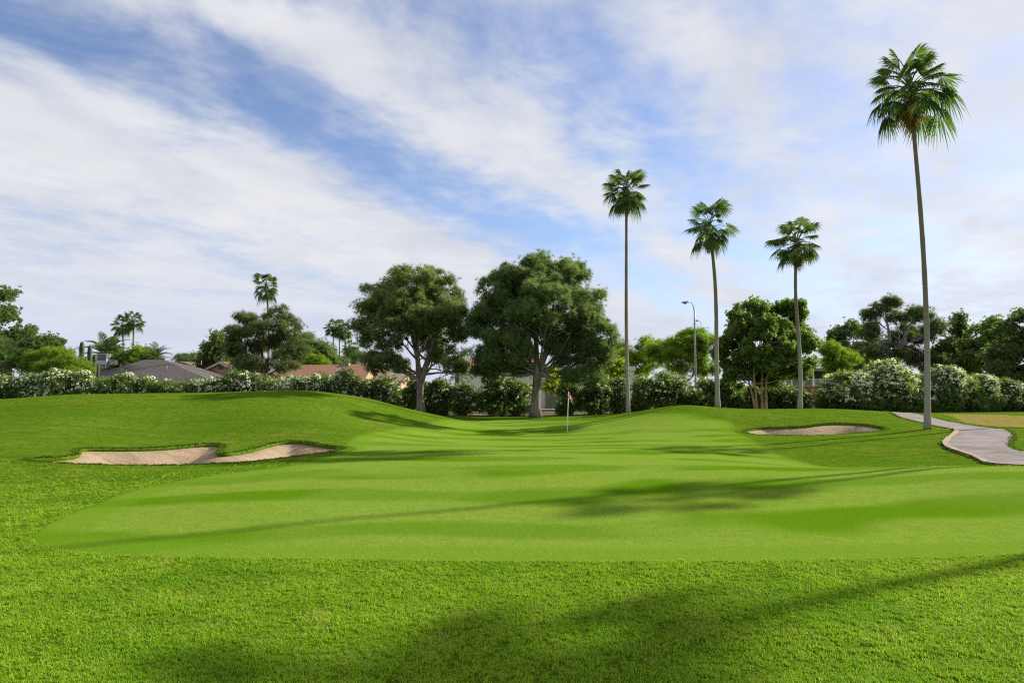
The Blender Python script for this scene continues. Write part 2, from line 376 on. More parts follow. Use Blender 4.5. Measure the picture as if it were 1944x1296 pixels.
M['kerb_road'] = plain('road_kerb_concrete', (.38, .35, .30), (.55, .52, .46), 2, .9)
M['asphalt'] = plain('asphalt', (.055, .053, .055), (.10, .097, .095), 1.2, .9)
M['sidewalk'] = plain('sidewalk_concrete', (.30, .27, .23), (.42, .39, .34), 1.5, .9)
M['shingle'] = plain('grey_shingle', (.065, .058, .055), (.125, .115, .11), 5, .9, .5, 9)
M['shingle_brown'] = plain('brown_shingle', (.10, .062, .045), (.17, .11, .085), 5, .9, .4, 9)
M['shingle_olive'] = plain('weathered_shingle', (.12, .11, .085), (.19, .175, .14), 5, .9, .4, 9)
M['roof_orange'] = plain('terracotta_roof', (.19, .10, .062), (.27, .15, .095), 3, .9, .4, 9)
M['roof_tan'] = plain('tan_roof', (.22, .18, .13), (.31, .25, .19), 3, .9)
M['roof_red'] = plain('red_clay_tile', (.30, .09, .05), (.46, .17, .10), 3, .85)
M['stucco_tan'] = plain('tan_stucco', (.40, .27, .16), (.47, .33, .20), 2, .95)
M['stucco_cream'] = plain('cream_stucco', (.72, .73, .58), (.80, .80, .66), 1.0, .95)
M['stucco_white'] = plain('white_stucco', (.74, .72, .64), (.82, .80, .72), 1.0, .95)
M['wall_green'] = plain('sage_paint', (.22, .26, .15), (.27, .31, .19), 2, .85)
M['trim'] = plain('painted_trim', (.45, .38, .29), (.55, .48, .38), 2, .8)
M['metal'] = plain('galvanised_metal', (.34, .35, .37), (.47, .48, .50), 3, .5, metal=.4)
M['louver'] = plain('dark_louver', (.025, .025, .027), (.05, .05, .052), 8, .7)
M['glass'] = plain('window_glass', (.03, .035, .04), (.05, .055, .06), 1, .1, spec=.6)
M['white'] = plain('white_paint', (.72, .72, .70), (.80, .80, .78), 3, .5)
M['pole'] = plain('lamp_pole_metal', (.30, .31, .32), (.42, .43, .44), 3, .5, metal=.3)
M['brick'] = plain('brick_red', (.25, .10, .06), (.36, .16, .10), 6, .9)
M['cactus'] = plain('saguaro_skin', (.04, .058, .026), (.085, .11, .055), 4, .8, .3, 20)
M['hole_shade'] = plain('hole_shade_black', (.01, .01, .01), (.02, .02, .02), 4, .9)  # near-black colour standing in for the shade inside the golf hole

# ------------------------------------------------------------------ layout outlines
def hedge_y(x): return 53.5 + (0.18 * x if x > 0 else -0.02 * x)
G_pix = [(58, 1022), (75, 1034), (120, 1046), (220, 1054), (420, 1059), (700, 1062), (1000, 1066), (1400, 1066), (1700, 1060), (1944, 1052)]
green = [ground_hit(*p) for p in G_pix] + [(12, 9.2), (17, 11), (19, 14), (15.4, 16.3), (12.5, 16.6), (10.3, 17.6), (9.4, 20.3), (9.0, 24)]
green += [ground_hit(*p) for p in [(1420, 829), (1392, 818), (1396, 802), (1340, 790), (1250, 785), (1150, 795), (1000, 797), (880, 797), (815, 806), (740, 816), (668, 831), (655, 846), (655, 862), (560, 886), (430, 898), (310, 916), (210, 945), (125, 978), (72, 1008)]]
GREEN = smooth_loop(green, 2)
B1 = smooth_loop([ground_hit(*p) for p in [(40, 872.5), (100, 878), (190, 882.5), (350, 884), (475, 877.5), (565, 866.5), (640, 857)]] + [(-5.7, 23.3)] +
                 [ground_hit(*p) for p in [(606, 844), (570, 836.5), (525, 839.5), (480, 852), (440, 860), (415, 861), (412, 855), (424, 848), (418, 843), (385, 842), (330, 848), (270, 851), (200, 851), (150, 851), (146, 857), (150, 863), (125, 867.5), (85, 869.5)]], 2)
B2 = smooth_loop([ground_hit(*p) for p in [(1405, 820), (1445, 826), (1560, 827), (1650, 821), (1692, 815), (1655, 806.5), (1610, 803), (1570, 803.5), (1530, 808.5), (1480, 811), (1435, 811)]], 2)
PATH_L = smooth_loop([P(1672, 781, 56).xy[:]] + [ground_hit(*p) for p in [(1700, 790), (1742, 799), (1788, 811), (1827, 815.5), (1803, 835), (1797, 847), (1822, 858), (1862, 870)]] + [(14.6, 20.9), (17, 19.6), (20, 18.6), (26, 17.5)], 2, False)
PATH_R = smooth_loop([P(1705, 780.5, 56).xy[:]] + [ground_hit(*p) for p in [(1745, 788), (1800, 799), (1860, 810), (1930, 818), (1915, 843), (1921, 854)]] + [(17.6, 23.0), (19.5, 22.2), (22, 21.3), (26, 20.5)], 2, False)
def resample(p, n):
    s = np.concatenate([[0], np.cumsum(np.linalg.norm(np.diff(p, axis=0), axis=1))])
    q = np.linspace(0, s[-1], n); return np.stack([np.interp(q, s, p[:, 0]), np.interp(q, s, p[:, 1])], 1)
PATH = np.concatenate([PATH_L, PATH_R[::-1]])

# ------------------------------------------------------------------ ground
def axis(lo, hi, step, far, growth=1.22, mid=None):
    a = list(np.arange(lo, hi + 1e-6, step)); s = step
    while a[-1] < far[1]: s *= growth; a.append(a[-1] + s)
    s = step; f = [lo]
    while f[0] > far[0]: s *= growth; f.insert(0, f[0] - s)
    return np.array(f[:-1] + a)
gx = axis(-32, 32, .2, (-700, 700)); gy = np.concatenate([axis(2.5, 12, .12, (-60, 12))[:], np.arange(12.15, 50, .17), axis(50.2, 60, .3, (50.2, 1600))])
gy = np.unique(gy[gy < 1700]); X, Y = np.meshgrid(gx, gy)
Z = hz(X, Y)
xf, yf = X.ravel(), Y.ravel()
near = (np.abs(xf) < 34) & (yf > 0) & (yf < 62)
def near_sdf(poly):
    o = np.full(len(xf), -50.0); o[near] = sdf(poly, xf[near], yf[near]); return o
s_green, s_b1, s_b2, s_path = near_sdf(GREEN), near_sdf(B1), near_sdf(B2), near_sdf(PATH)
def sstep(a, b, t): t = np.clip((t - a) / (b - a), 0, 1); return t * t * (3 - 2 * t)
zf = Z.ravel().copy()
zf -= 1.3 * sstep(-.12, .25, np.maximum(s_b1, s_b2))
zf -= .07 * sstep(.05, .3, s_path)
hy = np.where(xf > 0, 53.5 + .18 * xf, 53.5 - .02 * xf)
zf -= .10 * ((yf > hy + 3.2) & (yf < hy + 10.4) & (np.abs(xf) < 130))
dirt = np.exp(-((yf - hy) / 1.7) ** 2) * 1.1
dirt = np.maximum(dirt, .75 * sstep(1.5, 3, yf - hy) * sstep(26, 18, yf - hy))
dryp = np.array([P(1775, 781, 49).xy, P(1830, 800, 37).xy, P(1900, 807, 34.5).xy, P(2000, 812, 33).xy, P(2250, 800, 38).xy, P(2250, 781, 52).xy])
s_dry = near_sdf(dryp)
dry = sstep(-.6, .8, s_dry)
dry = np.maximum(dry, sstep(28, 40, xf) * .3)
green_back = sstep(22, 30, yf - hy) * .25
nx, ny = len(gx), len(gy)
I = (np.arange(ny - 1)[:, None] * nx + np.arange(nx - 1)[None]).ravel()
Qd = np.stack([I, I + 1, I + nx + 1, I + nx], 1)
gme = mesh_np('ground', np.stack([xf, yf, zf], 1), Qd, M['turf'], True, {'mown': s_green, 'dry': dry, 'dirt': np.maximum(dirt, green_back)})
tag(obj('ground', gme), 'rolling green golf turf with a mown green between two grassy mounds', None, None, 'structure')

# sand of the two bunkers, each with its turf lip
def bunker(poly, label, depth, lip_label):
    lo, hi = poly.min(0), poly.max(0)
    bx, by = np.meshgrid(np.arange(lo[0], hi[0], .16), np.arange(lo[1], hi[1], .16))
    s = sdf(poly, bx, by); k = s > .07
    inner = np.stack([bx.ravel()[k], by.ravel()[k]], 1) + np.random.default_rng(1).uniform(-.03, .03, (k.sum(), 2))
    allp = np.concatenate([poly, inner]); n = len(poly)
    v, e, f, *_ = delaunay_2d_cdt([Vector(p) for p in allp], [(i, (i + 1) % n) for i in range(n)], [], 1, 1e-4)
    v = np.array([(p.x, p.y) for p in v]); s = np.maximum(sdf(poly, v[:, 0], v[:, 1]), 0)
    rgh = .05 * np.sin(v[:, 0] * 2.1 + np.sin(v[:, 1] * 1.7)) * np.sin(v[:, 1] * 1.5 + 1)
    z = hz(v[:, 0], v[:, 1]) - .09 - depth * sstep(0, 1.7, s) + rgh * np.clip(s, 0, 1)
    o = obj('bunker_sand', mesh_np('bunker_sand', np.column_stack([v, z]), np.array(f), M['sand'], True)); tag(o, label, None, None, 'structure')
    # lip: a rolled strip of turf round the edge
    d = np.roll(poly, -1, 0) - np.roll(poly, 1, 0); d /= np.linalg.norm(d, axis=1)[:, None] + 1e-9
    area = np.sum(poly[:, 0] * np.roll(poly[:, 1], -1) - np.roll(poly[:, 0], -1) * poly[:, 1])
    nrm = np.stack([d[:, 1], -d[:, 0]], 1) * (1 if area > 0 else -1)
    rows = []
    for off, dzz in ((.75, -.03), (.5, .012), (.22, .02), (.06, .02), (-.03, .0), (-.06, -.05), (-.0, -.13), (.05, -.3)):
        q = poly + nrm * off
        for _ in range(3 if off > .2 else 0): q = q * .5 + (np.roll(q, 1, 0) + np.roll(q, -1, 0)) * .25
        rows.append(np.column_stack([q, hz(q[:, 0], q[:, 1]) + dzz]))
    V = np.concatenate(rows); i = np.arange(n); j = (i + 1) % n
    Q = np.concatenate([np.stack([r * n + i, r * n + j, (r + 1) * n + j, (r + 1) * n + i], 1) for r in range(len(rows) - 1)])
    lm = mesh_np('turf_lip', V, Q, M['turf'], True, {'mown': np.full(len(V), -.5), 'dry': np.zeros(len(V)), 'dirt': np.zeros(len(V))})
    obj('turf_lip', lm, o)
    return rows[3]
rim1 = bunker(B1, 'pale tan sand of the long left bunker with a grass tongue', .72, '')
rim2 = bunker(B2, 'tan sand of the small right bunker in front of the palms', .6, '')

# cart path and its kerb
na, nb = 150, 12
L, R = resample(PATH_L, na), resample(PATH_R, na)
k = np.linspace(0, 1, nb)[None, :, None]; pts = L[:, None] * (1 - k) + R[:, None] * k
pz = hz(pts[..., 0], pts[..., 1]) + .014
I = (np.arange(na - 1)[:, None] * nb + np.arange(nb - 1)[None]).ravel()
pth = obj('cart_path', mesh_np('cart_path', np.concatenate([pts, pz[..., None]], -1).reshape(-1, 3), np.stack([I, I + 1, I + nb + 1, I + nb], 1), M['path'], True))
tag(pth, 'weathered grey concrete cart path curving past the tallest palm', None, None, 'structure')
def sweep(name, line, width, height, mat, parent=None, base=-.1, zfun=hz):
    d = np.gradient(line, axis=0); d /= np.linalg.norm(d, axis=1)[:, None]; nr = np.stack([-d[:, 1], d[:, 0]], 1); n = len(line)
    z0 = zfun(line[:, 0], line[:, 1]); rows = []
    for o_, h_ in ((0, base), (0, height - .02), (.02, height), (width - .02, height), (width, height - .02), (width, base)):
        q = line + nr * o_; rows.append(np.column_stack([q, z0 + h_]))
    V = np.concatenate(rows); i = np.arange(n - 1); Q = np.concatenate([np.stack([r * n + i, r * n + i + 1, (r + 1) * n + i + 1, (r + 1) * n + i], 1) for r in range(5)])
    return obj(name, mesh_np(name, V, Q[:, ::-1], mat), parent)
kl = resample(PATH_L, 400)
k0 = np.argmin(np.linalg.norm(kl - np.array(ground_hit(1827, 815.5)), axis=1)); k1 = np.argmin(np.linalg.norm(kl - np.array((17.0, 19.6)), axis=1))
sweep('kerb', kl[k0 - 1:k1], -.15, .08, M['kerb'], pth)

# road behind the hedges with kerbs
rx = np.linspace(-130, 130, 261); ry = np.array([hedge_y(x) for x in rx])
ry = np.convolve(np.pad(ry, 8, 'edge'), np.ones(17) / 17, 'valid')
def strip(name, off0, off1, z, mat, label):
    V = np.concatenate([np.column_stack([rx, ry + off0, np.full(261, z)]), np.column_stack([rx, ry + off1, np.full(261, z)])]); i = np.arange(260)
    return tag(obj(name, mesh_np(name, V, np.stack([i, i + 1, i + 262, i + 261], 1), mat)), label, None, None, 'structure')
road = strip('road', 3.2, 9.4, -.415, M['asphalt'], 'grey asphalt road glimpsed beneath the oleander hedges')
strip('pavement', 9.55, 11.4, -.31, M['sidewalk'], 'pale concrete pavement along the far side of the road')
flat = lambda x, y: np.full(len(x), -.415)
sweep('kerb', np.column_stack([rx, ry + 3.0]), .2, .13, M['kerb_road'], road, -.1, flat)
sweep('kerb', np.column_stack([rx, ry + 9.4]), .2, .13, M['kerb_road'], road, -.1, flat)

# ------------------------------------------------------------------ foliage elements
def scatter(mb, tv, tt, pos, dirs, scale, rng, tint):
    """copies a small template (z axis up) to every position, turned to dirs"""
    m = len(pos); d = dirs / (np.linalg.norm(dirs, axis=1)[:, None] + 1e-9)
    r = rng.normal(size=(m, 3)); a = np.cross(d, r); a /= np.linalg.norm(a, axis=1)[:, None] + 1e-9; b_ = np.cross(d, a)
    tv = np.asarray(tv); q = tv[None] * np.broadcast_to(np.asarray(scale, float), (m,))[:, None, None]
    V = pos[:, None] + q[..., 0:1] * a[:, None] + q[..., 1:2] * b_[:, None] + q[..., 2:3] * d[:, None]
    k = len(tv); Tt = (np.asarray(tt)[None] + (np.arange(m) * k)[:, None, None]).reshape(-1, 3)
    mb.add(V.reshape(-1, 3), Tt, None, np.repeat(np.clip(tint, 0, 1), k))
def spray(n, length, width, spread, seed, diamond=False, droop=0.0):
    g = np.random.default_rng(seed); V = []; Tt = []
    for i in range(n):
        th = i * 2.4 + g.uniform(-.4, .4); ph = spread * math.sqrt((i + .5) / n)
        d = np.array([math.sin(ph) * math.cos(th), math.sin(ph) * math.sin(th), math.cos(ph)])
        s = np.cross(d, g.normal(size=3)); s /= np.linalg.norm(s); Ln = length * g.uniform(.75, 1.2); k = len(V)
        o = d * length * .1
        if diamond: V += [o, o + d * Ln * .45 + s * width, o + d * Ln * .45 - s * width, o + d * Ln]; Tt += [(k, k + 2, k + 1), (k + 1, k + 2, k + 3)]
        else: V += [o - s * width, o + s * width, o + d * Ln]; Tt += [(k, k + 1, k + 2)]
    return np.array(V), np.array(Tt)
EL = {'pine': spray(12, .30, .015, 1.15, 3), 'broad': spray(6, .19, .05, 1.3, 4, True), 'fine': spray(9, .30, .016, 1.2, 5),
      'oleander': spray(7, .21, .026, 1.2, 6, True), 'flower': None}
fa = np.arange(5) * 2 * math.pi / 5
EL['flower'] = (np.vstack([[0, 0, 0]] + [[.05 * math.cos(x), .05 * math.sin(x), .015] for x in fa]), np.array([(0, 1 + i, 1 + (i + 1) % 5) for i in range(5)]))
def sphere_dirs(n, rng):
    d = rng.normal(size=(n, 3)); return d / np.linalg.norm(d, axis=1)[:, None]

def crown(mb, lobes, rng, el, cr=.6, cdens=1.0, per=220, up=.45, scale=1.0, flat=.72, weep=0.0, inner=.55):
    """lobes: (centre, radii). Clumps sit on the lobes' shells, leaf elements on the clumps; returns the clump centres"""
    C = []
    for li, (c, r) in enumerate(lobes):
        n = max(4, int(cdens * 1.55 * (r[0] * r[1] + r[0] * r[2] + r[1] * r[2]) / (cr * cr * 2.2)))
        d = sphere_dirs(n, rng); p = c + d * r * rng.uniform(inner, 1.0, n)[:, None]
        keep = np.ones(n, bool)
        for lj, (c2, r2) in enumerate(lobes):
            if lj != li: keep &= (((p - c2) / r2) ** 2).sum(1) > .3
        C.append(np.column_stack([p[keep], np.full(keep.sum(), li)]))
    C = np.concatenate(C); n = len(C); li = C[:, 3].astype(int); C = C[:, :3]
    lc = np.array([l[0] for l in lobes])[li]
    crr = cr * rng.uniform(.5, 1.45, n); ctint = rng.uniform(0, 1, n)
    m = np.maximum((per * (crr / cr) ** 2 * rng.uniform(.7, 1.2, n)).astype(int), 8); idx = np.repeat(np.arange(n), m)
    d = rng.normal(size=(len(idx), 3)); pos = C[idx] + d * (crr[idx] * .56)[:, None] * np.array([1, 1, flat]); d /= np.linalg.norm(d, axis=1)[:, None]
    out = C[idx] - lc[idx]; out /= np.linalg.norm(out, axis=1)[:, None] + 1e-6
    dirs = d * .8 + out * .5 + np.array([0, 0, up]) + rng.normal(size=d.shape) * .25
    if weep: pos[:, 2] -= weep * rng.uniform(0, 1, len(idx)) ** 2 * crr[idx]; dirs[:, 2] -= weep
    scatter(mb, *EL[el], pos, dirs, scale * rng.uniform(.75, 1.25, len(idx)), rng, .02 + ctint[idx] * .42 + rng.uniform(0, 1, len(idx)) ** 1.6 * .62)
    return C, li

def bez(a, b, c, n=6):
    t_ = np.linspace(0, 1, n)[:, None]; a, b, c = map(np.asarray, (a, b, c)); return a * (1 - t_) ** 2 + 2 * b * t_ * (1 - t_) + c * t_ ** 2
def tree(name, label, base, d, lobes, el, leaf, bark, seed, cr=.6, cdens=1.0, per=220, up=.45, scale=1.0, trunk=None, tr=.28, twigs=.5, group=None, flat=.72, weep=0.0, dead=0, dy=.35, cat='tree', fork=.35, shrink=.97):
    """base = pixel x of the foot; lobes = (px, py, rx, ry[, depth shift]) of the crown's masses, at depth d"""
    rng = np.random.default_rng(seed)
    bx = (base - 972) / F * d; bz = h1(bx, d); B = np.array([bx, d, bz]); k = d / F
    root = empty(name, B, label, cat, group)
    LB = []
    xs = [l[0] for l in lobes]; W = (max(xs) - min(xs)) * .5 * k + .5
    for l in lobes:
        sh = l[4] if len(l) > 4 else rng.uniform(-1, 1) * dy * W
        c = np.array(P(l[0], l[1], d + sh)) - B; rx_, rz_ = l[2] * k, l[3] * k
        LB.append((c, np.array([rx_, max(rx_, rz_) * .95, rz_]) * shrink))
    mb = MB(); C, li = crown(mb, LB, rng, el, cr, cdens, per, up, scale, flat, weep)
    top = max(c[2] for c, r in LB); cz = min(c[2] - r[2] for c, r in LB); cx = np.mean([c[0] for c, r in LB])
    tb = MB()
    stems = trunk or [[(0, 0), (.02, .5), (.06, 1.0)]]          # (x fraction of W, z fraction of crown top)
    paths = []
    for s in stems:
        q = np.array([[a * W, 0, h_ * top * .86] for a, h_ in s]); q[:, 1] += rng.uniform(-.1, .1, len(q)) * (np.arange(len(q)) > 0)
        tt_ = np.linspace(0, 1, 14); si = np.linspace(0, 1, len(q)); q = np.stack([np.interp(tt_, si, q[:, i]) for i in range(3)], 1)
        q[1:-1] = (q[:-2] + q[2:]) * .25 + q[1:-1] * .5
        q[0, 2] -= .15
        r_ = tr * (1 - .82 * tt_) * (1 + .45 * np.exp(-tt_ * 14)); paths.append((q, r_)); tb.tube(q, r_, 10)
    for i, (c, r) in enumerate(LB):
        q, r_ = paths[i % len(paths)]
        ha = np.clip(rng.uniform(fork, .95) * (c[2] / top), .15, .93); j = int(ha * 13)
        j = max(j, 4 if tr < .2 else 5)
        ml = (q[j] + c) / 2 + np.array([0, 0, -.12 * np.linalg.norm(c - q[j])])
        br = bez(q[j], ml, c, 8) + rng.normal(size=(8, 3)) * .05; br[0] = q[j]
        tb.tube(br, np.linspace(min(r_[j] * .5, .12), .025, 8), 6)
        mine = C[li == i]
        for p in mine[rng.uniform(size=len(mine)) < twigs]:
            a = br[rng.integers(3, 8)]; mm = (a + p) / 2 + np.array([0, 0, -.15]) + rng.normal(size=3) * .1
            tb.tube(bez(a, mm, p, 5), np.linspace(.045, .012, 5), 4)
    tb.build('trunk', bark, root, smooth=True)
    mb.build('crown', leaf, root)
    if dead:
        for _ in range(dead):
            db = MB()
            q, r_ = paths[rng.integers(len(paths))]; j = rng.integers(5, 12); az = rng.uniform(0, 6.28); ln = rng.uniform(.35, .8) * W
            e = q[j] + np.array([math.cos(az) * ln, math.sin(az) * ln, rng.uniform(-.5, .3) * ln * .6])
            br = bez(q[j], (q[j] + e) / 2 + np.array([0, 0, .25 * ln]), e, 7) + rng.normal(size=(7, 3)) * .05; br[0] = q[j]
            db.tube(br, np.linspace(.06, .015, 7), 4)
            for _ in range(5):
                a = br[rng.integers(2, 7)]; db.tube([a, a + rng.normal(size=3) * .25 + [0, 0, -.1], a + rng.normal(size=3) * .5 + [0, 0, -.35]], [.025, .018, .008], 3)
            db.build('dead_branch', M['bark_grey'], root)
    return root

# the two large pines behind the green
tree('pine_tree', 'rounded green pine just left of the larger pine, leaning forked trunk behind the mound', 800, 52,
     [(785, 540, 72, 40, 0), (722, 578, 42, 42, .4), (850, 560, 42, 42, .3), (700, 625, 26, 36, 0), (775, 585, 70, 45, -1.6), (790, 590, 70, 45, 1.8), (862, 612, 36, 44, -.3), (728, 672, 48, 26, -.2), (850, 668, 44, 30, .4), (835, 600, 40, 40, -1.8), (745, 625, 40, 35, -1.6), (735, 694, 40, 14, -.8), (872, 690, 34, 18, -.4), (815, 640, 40, 26, 1.5)],
     'pine', M['pine'], M['bark'], 11, shrink=.9, cr=.40, cdens=.62, per=74, trunk=[[(0, 0), (-.03, .3), (-.1, .6), (.02, 1.0)], [(0, .02), (-.02, .27), (.22, .6), (.25, .95)]], tr=.33, twigs=.55, dead=7, group='large pines behind the green')
tree('pine_tree', 'broad dense dark green pine with thick pale trunk directly behind the flag', 1016, 50,
     [(1010, 520, 70, 36, 0), (945, 560, 50, 48, .3), (1075, 530, 45, 38, .5), (1040, 575, 80, 50, -2.2), (985, 570, 75, 50, 2.2), (925, 615, 36, 50, 0), (1110, 600, 50, 55, .2), (1140, 640, 30, 42, -.2), (960, 660, 60, 42, -1.0), (1085, 660, 55, 38, .6), (1120, 680, 40, 28, 0), (940, 690, 38, 26, .8), (1060, 620, 50, 40, 1.8), (925, 708, 34, 14, -.6), (1105, 712, 46, 14, -.6), (1000, 700, 40, 12, 2.0), (985, 640, 45, 30, 1.6)],
     'pine', M['pine2'], M['bark'], 12, shrink=.92, cr=.42, cdens=.78, per=84, trunk=[[(0, 0), (.02, .3), (.02, .6), (-.04, 1.0)], [(0, .02), (.03, .32), (.22, .6), (.3, .95)]], tr=.36, twigs=.5, dead=5, group='large pines behind the green')
# the tan many-stemmed tree between the palms
tree('broadleaf_tree', 'bushy leafy tree on four tan stems between two palms', 1438, 54,
     [(1420, 612, 44, 40), (1490, 608, 46, 40), (1393, 665, 34, 52), (1455, 650, 60, 52, -1.2), (1455, 650, 60, 52, 1.4), (1518, 660, 32, 52), (1436, 583, 24, 18), (1503, 582, 26, 16), (1400, 712, 30, 22), (1528, 700, 26, 24), (1465, 705, 45, 24)],
     'broad', M['broad'], M['bark_tan'], 13, shrink=.92, cr=.36, cdens=.66, per=80, trunk=[[(-.05, 0), (-.2, .33), (-.36, .7), (-.4, 1)], [(-.02, 0), (-.1, .33), (-.1, .7), (-.05, 1)], [(.09, 0), (.1, .4), (.3, .8), (.35, 1)], [(.17, 0), (.2, .4), (.5, .7), (.6, .9)]], tr=.105, twigs=.35, up=.1, weep=.25)

# trees beyond the road, left to right
BG = 'trees beyond the road'
tree('dark_tree', 'tall dark leafy tree cut by the left edge of the picture', -12, 66, [(0, 575, 40, 32), (-10, 620, 50, 40), (-50, 600, 45, 50), (5, 660, 36, 30), (-40, 680, 50, 40)], 'broad', M['dark'], M['bark_dark'], 21, cr=.55, cdens=.9, per=85, group=BG)
tree('dark_tree', 'lower dark tree right of the tall one at the left edge', 66, 68, [(50, 640, 24, 24), (82, 655, 28, 24), (65, 675, 45, 28), (105, 668, 20, 16)], 'broad', M['dark'], M['bark_dark'], 22, cr=.5, cdens=.9, per=100, group=BG)
tree('palo_verde_tree', 'bright yellow green palo verde left of the saguaro cactus', 108, 62, [(70, 690, 26, 22), (108, 680, 28, 20), (140, 690, 16, 18), (90, 700, 30, 18), (128, 705, 26, 16), (152, 702, 12, 14)], 'fine', M['palo'], M['bark_dark'], 23, cr=.42, cdens=.8, per=105, up=.6, group=BG)
tree('dark_tree', 'small dark far tree behind the paired left palms', 235, 112, [(215, 655, 18, 14), (240, 668, 26, 14), (225, 680, 30, 14)], 'broad', M['dark'], M['bark_dark'], 24, cr=.8, per=90, scale=1.4, group=BG)
tree('palo_verde_tree', 'low round lime green tree beside the small date palm', 262, 96, [(262, 676, 28, 16), (250, 690, 30, 14)], 'fine', M['palo'], M['bark_dark'], 25, cr=.7, per=190, scale=1.3, group=BG)
tree('dark_tree', 'dark shaggy tree left of the middle pine', 405, 92, [(402, 668, 18, 20), (420, 660, 20, 22), (392, 688, 16, 14), (415, 690, 24, 16)], 'broad', M['dark'], M['bark_dark'], 26, cr=.7, per=110, scale=1.3, group=BG)
tree('pine_tree', 'open olive green pine with level branches left of the orange roof', 495, 66,
     [(478, 605, 30, 20), (525, 598, 26, 18), (450, 632, 34, 18), (500, 630, 40, 20, -1), (545, 625, 24, 20), (432, 660, 28, 18), (480, 660, 40, 18, 1), (540, 655, 36, 20), (470, 690, 45, 16), (540, 690, 40, 18), (565, 670, 16, 16)],
     'pine', M['pine_dull'], M['bark_dark'], 27, shrink=.9, cr=.45, cdens=.6, per=60, trunk=[[(0, 0), (.02, .5), (.03, 1.1)]], tr=.26, twigs=.5, scale=1.3, dead=4, group=BG)
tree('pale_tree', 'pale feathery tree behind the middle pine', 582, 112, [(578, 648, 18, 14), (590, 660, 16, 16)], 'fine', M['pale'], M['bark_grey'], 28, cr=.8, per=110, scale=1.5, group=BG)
tree('pine_tree', 'small round dark pine right of the middle pine', 612, 98, [(600, 662, 22, 16), (618, 672, 22, 18), (595, 682, 20, 14), (630, 688, 14, 12)], 'pine', M['pine2'], M['bark_dark'], 29, cr=.7, per=110, scale=1.5, group=BG)
tree('palo_verde_tree', 'bright green weeping shrub above the orange roof', 590, 92, [(585, 686, 22, 14), (605, 692, 18, 12), (575, 672, 14, 12)], 'fine', M['palo'], M['bark_dark'], 30, cr=.6, per=170, scale=1.3, weep=.3, group=BG)
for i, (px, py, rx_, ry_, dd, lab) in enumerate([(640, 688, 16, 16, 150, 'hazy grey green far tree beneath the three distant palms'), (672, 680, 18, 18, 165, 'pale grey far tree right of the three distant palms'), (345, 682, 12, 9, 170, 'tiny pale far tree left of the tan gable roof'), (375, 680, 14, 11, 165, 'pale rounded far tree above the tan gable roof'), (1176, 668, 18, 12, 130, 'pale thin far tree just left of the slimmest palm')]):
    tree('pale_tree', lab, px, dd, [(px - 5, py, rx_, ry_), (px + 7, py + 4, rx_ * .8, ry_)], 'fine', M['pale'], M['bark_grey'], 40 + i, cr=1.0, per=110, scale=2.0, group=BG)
tree('palo_verde_tree', 'wide bright green palo verde left of the street lamp', 1225, 76, [(1205, 676, 26, 22), (1228, 662, 24, 18), (1215, 695, 34, 22)], 'fine', M['palo'], M['bark_dark'], 50, cr=.46, cdens=.7, per=90, scale=1.2, up=.6, group=BG)
tree('palo_verde_tree', 'large bright green palo verde directly behind the street lamp', 1290, 68, [(1262, 668, 32, 24), (1300, 655, 36, 24), (1330, 648, 26, 26), (1290, 685, 46, 24), (1340, 690, 26, 24), (1310, 640, 22, 12)], 'fine', M['palo'], M['bark_dark'], 51, cr=.44, cdens=.7, per=90, scale=1.15, up=.6, group=BG)
tree('dark_tree', 'drooping dark tree left of the grey branched pine', 1608, 90, [(1600, 640, 22, 26), (1625, 628, 22, 20), (1640, 650, 26, 26), (1605, 670, 30, 26)], 'broad', M['dark'], M['bark_dark'], 52, cr=.7, per=130, scale=1.2, weep=.5, group=BG)
tree('palo_verde_tree', 'bright green shrub right of the many stemmed tree', 1585, 70, [(1572, 672, 22, 18), (1598, 682, 26, 18), (1580, 695, 30, 16)], 'fine', M['palo'], M['bark_dark'], 53, cr=.6, per=190, scale=1.1, group=BG)
tree('pine_tree', 'flat topped old pine with bare grey branches left of the tallest palm', 1688, 82,
     [(1680, 580, 26, 13), (1655, 600, 20, 13), (1735, 600, 24, 15), (1700, 600, 20, 12), (1775, 622, 26, 16), (1642, 628, 26, 13), (1715, 635, 36, 16, 1.5), (1640, 672, 44, 20), (1690, 670, 40, 22, 1.0), (1620, 690, 38, 16), (1730, 680, 34, 20), (1750, 640, 24, 14), (1765, 690, 28, 18)],
     'pine', M['pine_dull'], M['bark_grey'], 54, shrink=.92, cr=.54, cdens=.62, per=62, scale=1.55, trunk=[[(0, 0), (-.1, .45), (.05, .75), (-.05, 1.1)], [(0, .05), (.1, .5), (.4, .8), (.5, .95)]], tr=.34, dead=14, twigs=.8, group=BG)
tree('dark_tree', 'tall narrow weeping tree right of the tallest palm trunk', 1815, 84, [(1812, 612, 16, 22), (1822, 645, 22, 28), (1795, 670, 26, 28), (1835, 680, 28, 30), (1780, 695, 24, 22)], 'broad', M['dark'], M['bark_dark'], 55, cr=.6, cdens=.8, per=100, scale=1.25, weep=.8, group=BG)
tree('broadleaf_tree', 'spreading mid green tree behind the right end of the hedge', 1885, 80, [(1870, 640, 36, 26), (1850, 665, 34, 26), (1900, 630, 30, 24), (1895, 665, 40, 30), (1865, 695, 40, 24)], 'broad', M['broad'], M['bark_dark'], 56, cr=.56, cdens=.75, per=80, scale=1.25, group=BG)
tree('dark_tree', 'large dark tree overhanging the hedge at the right edge', 1950, 72, [(1925, 635, 34, 24), (1960, 620, 40, 30), (1915, 675, 34, 30), (1950, 680, 44, 40), (1905, 712, 30, 24), (1940, 725, 40, 26), (1995, 660, 40, 50)], 'broad', M['dark'], M['bark_dark'], 57, cr=.56, cdens=.8, per=85, scale=1.2, group=BG)
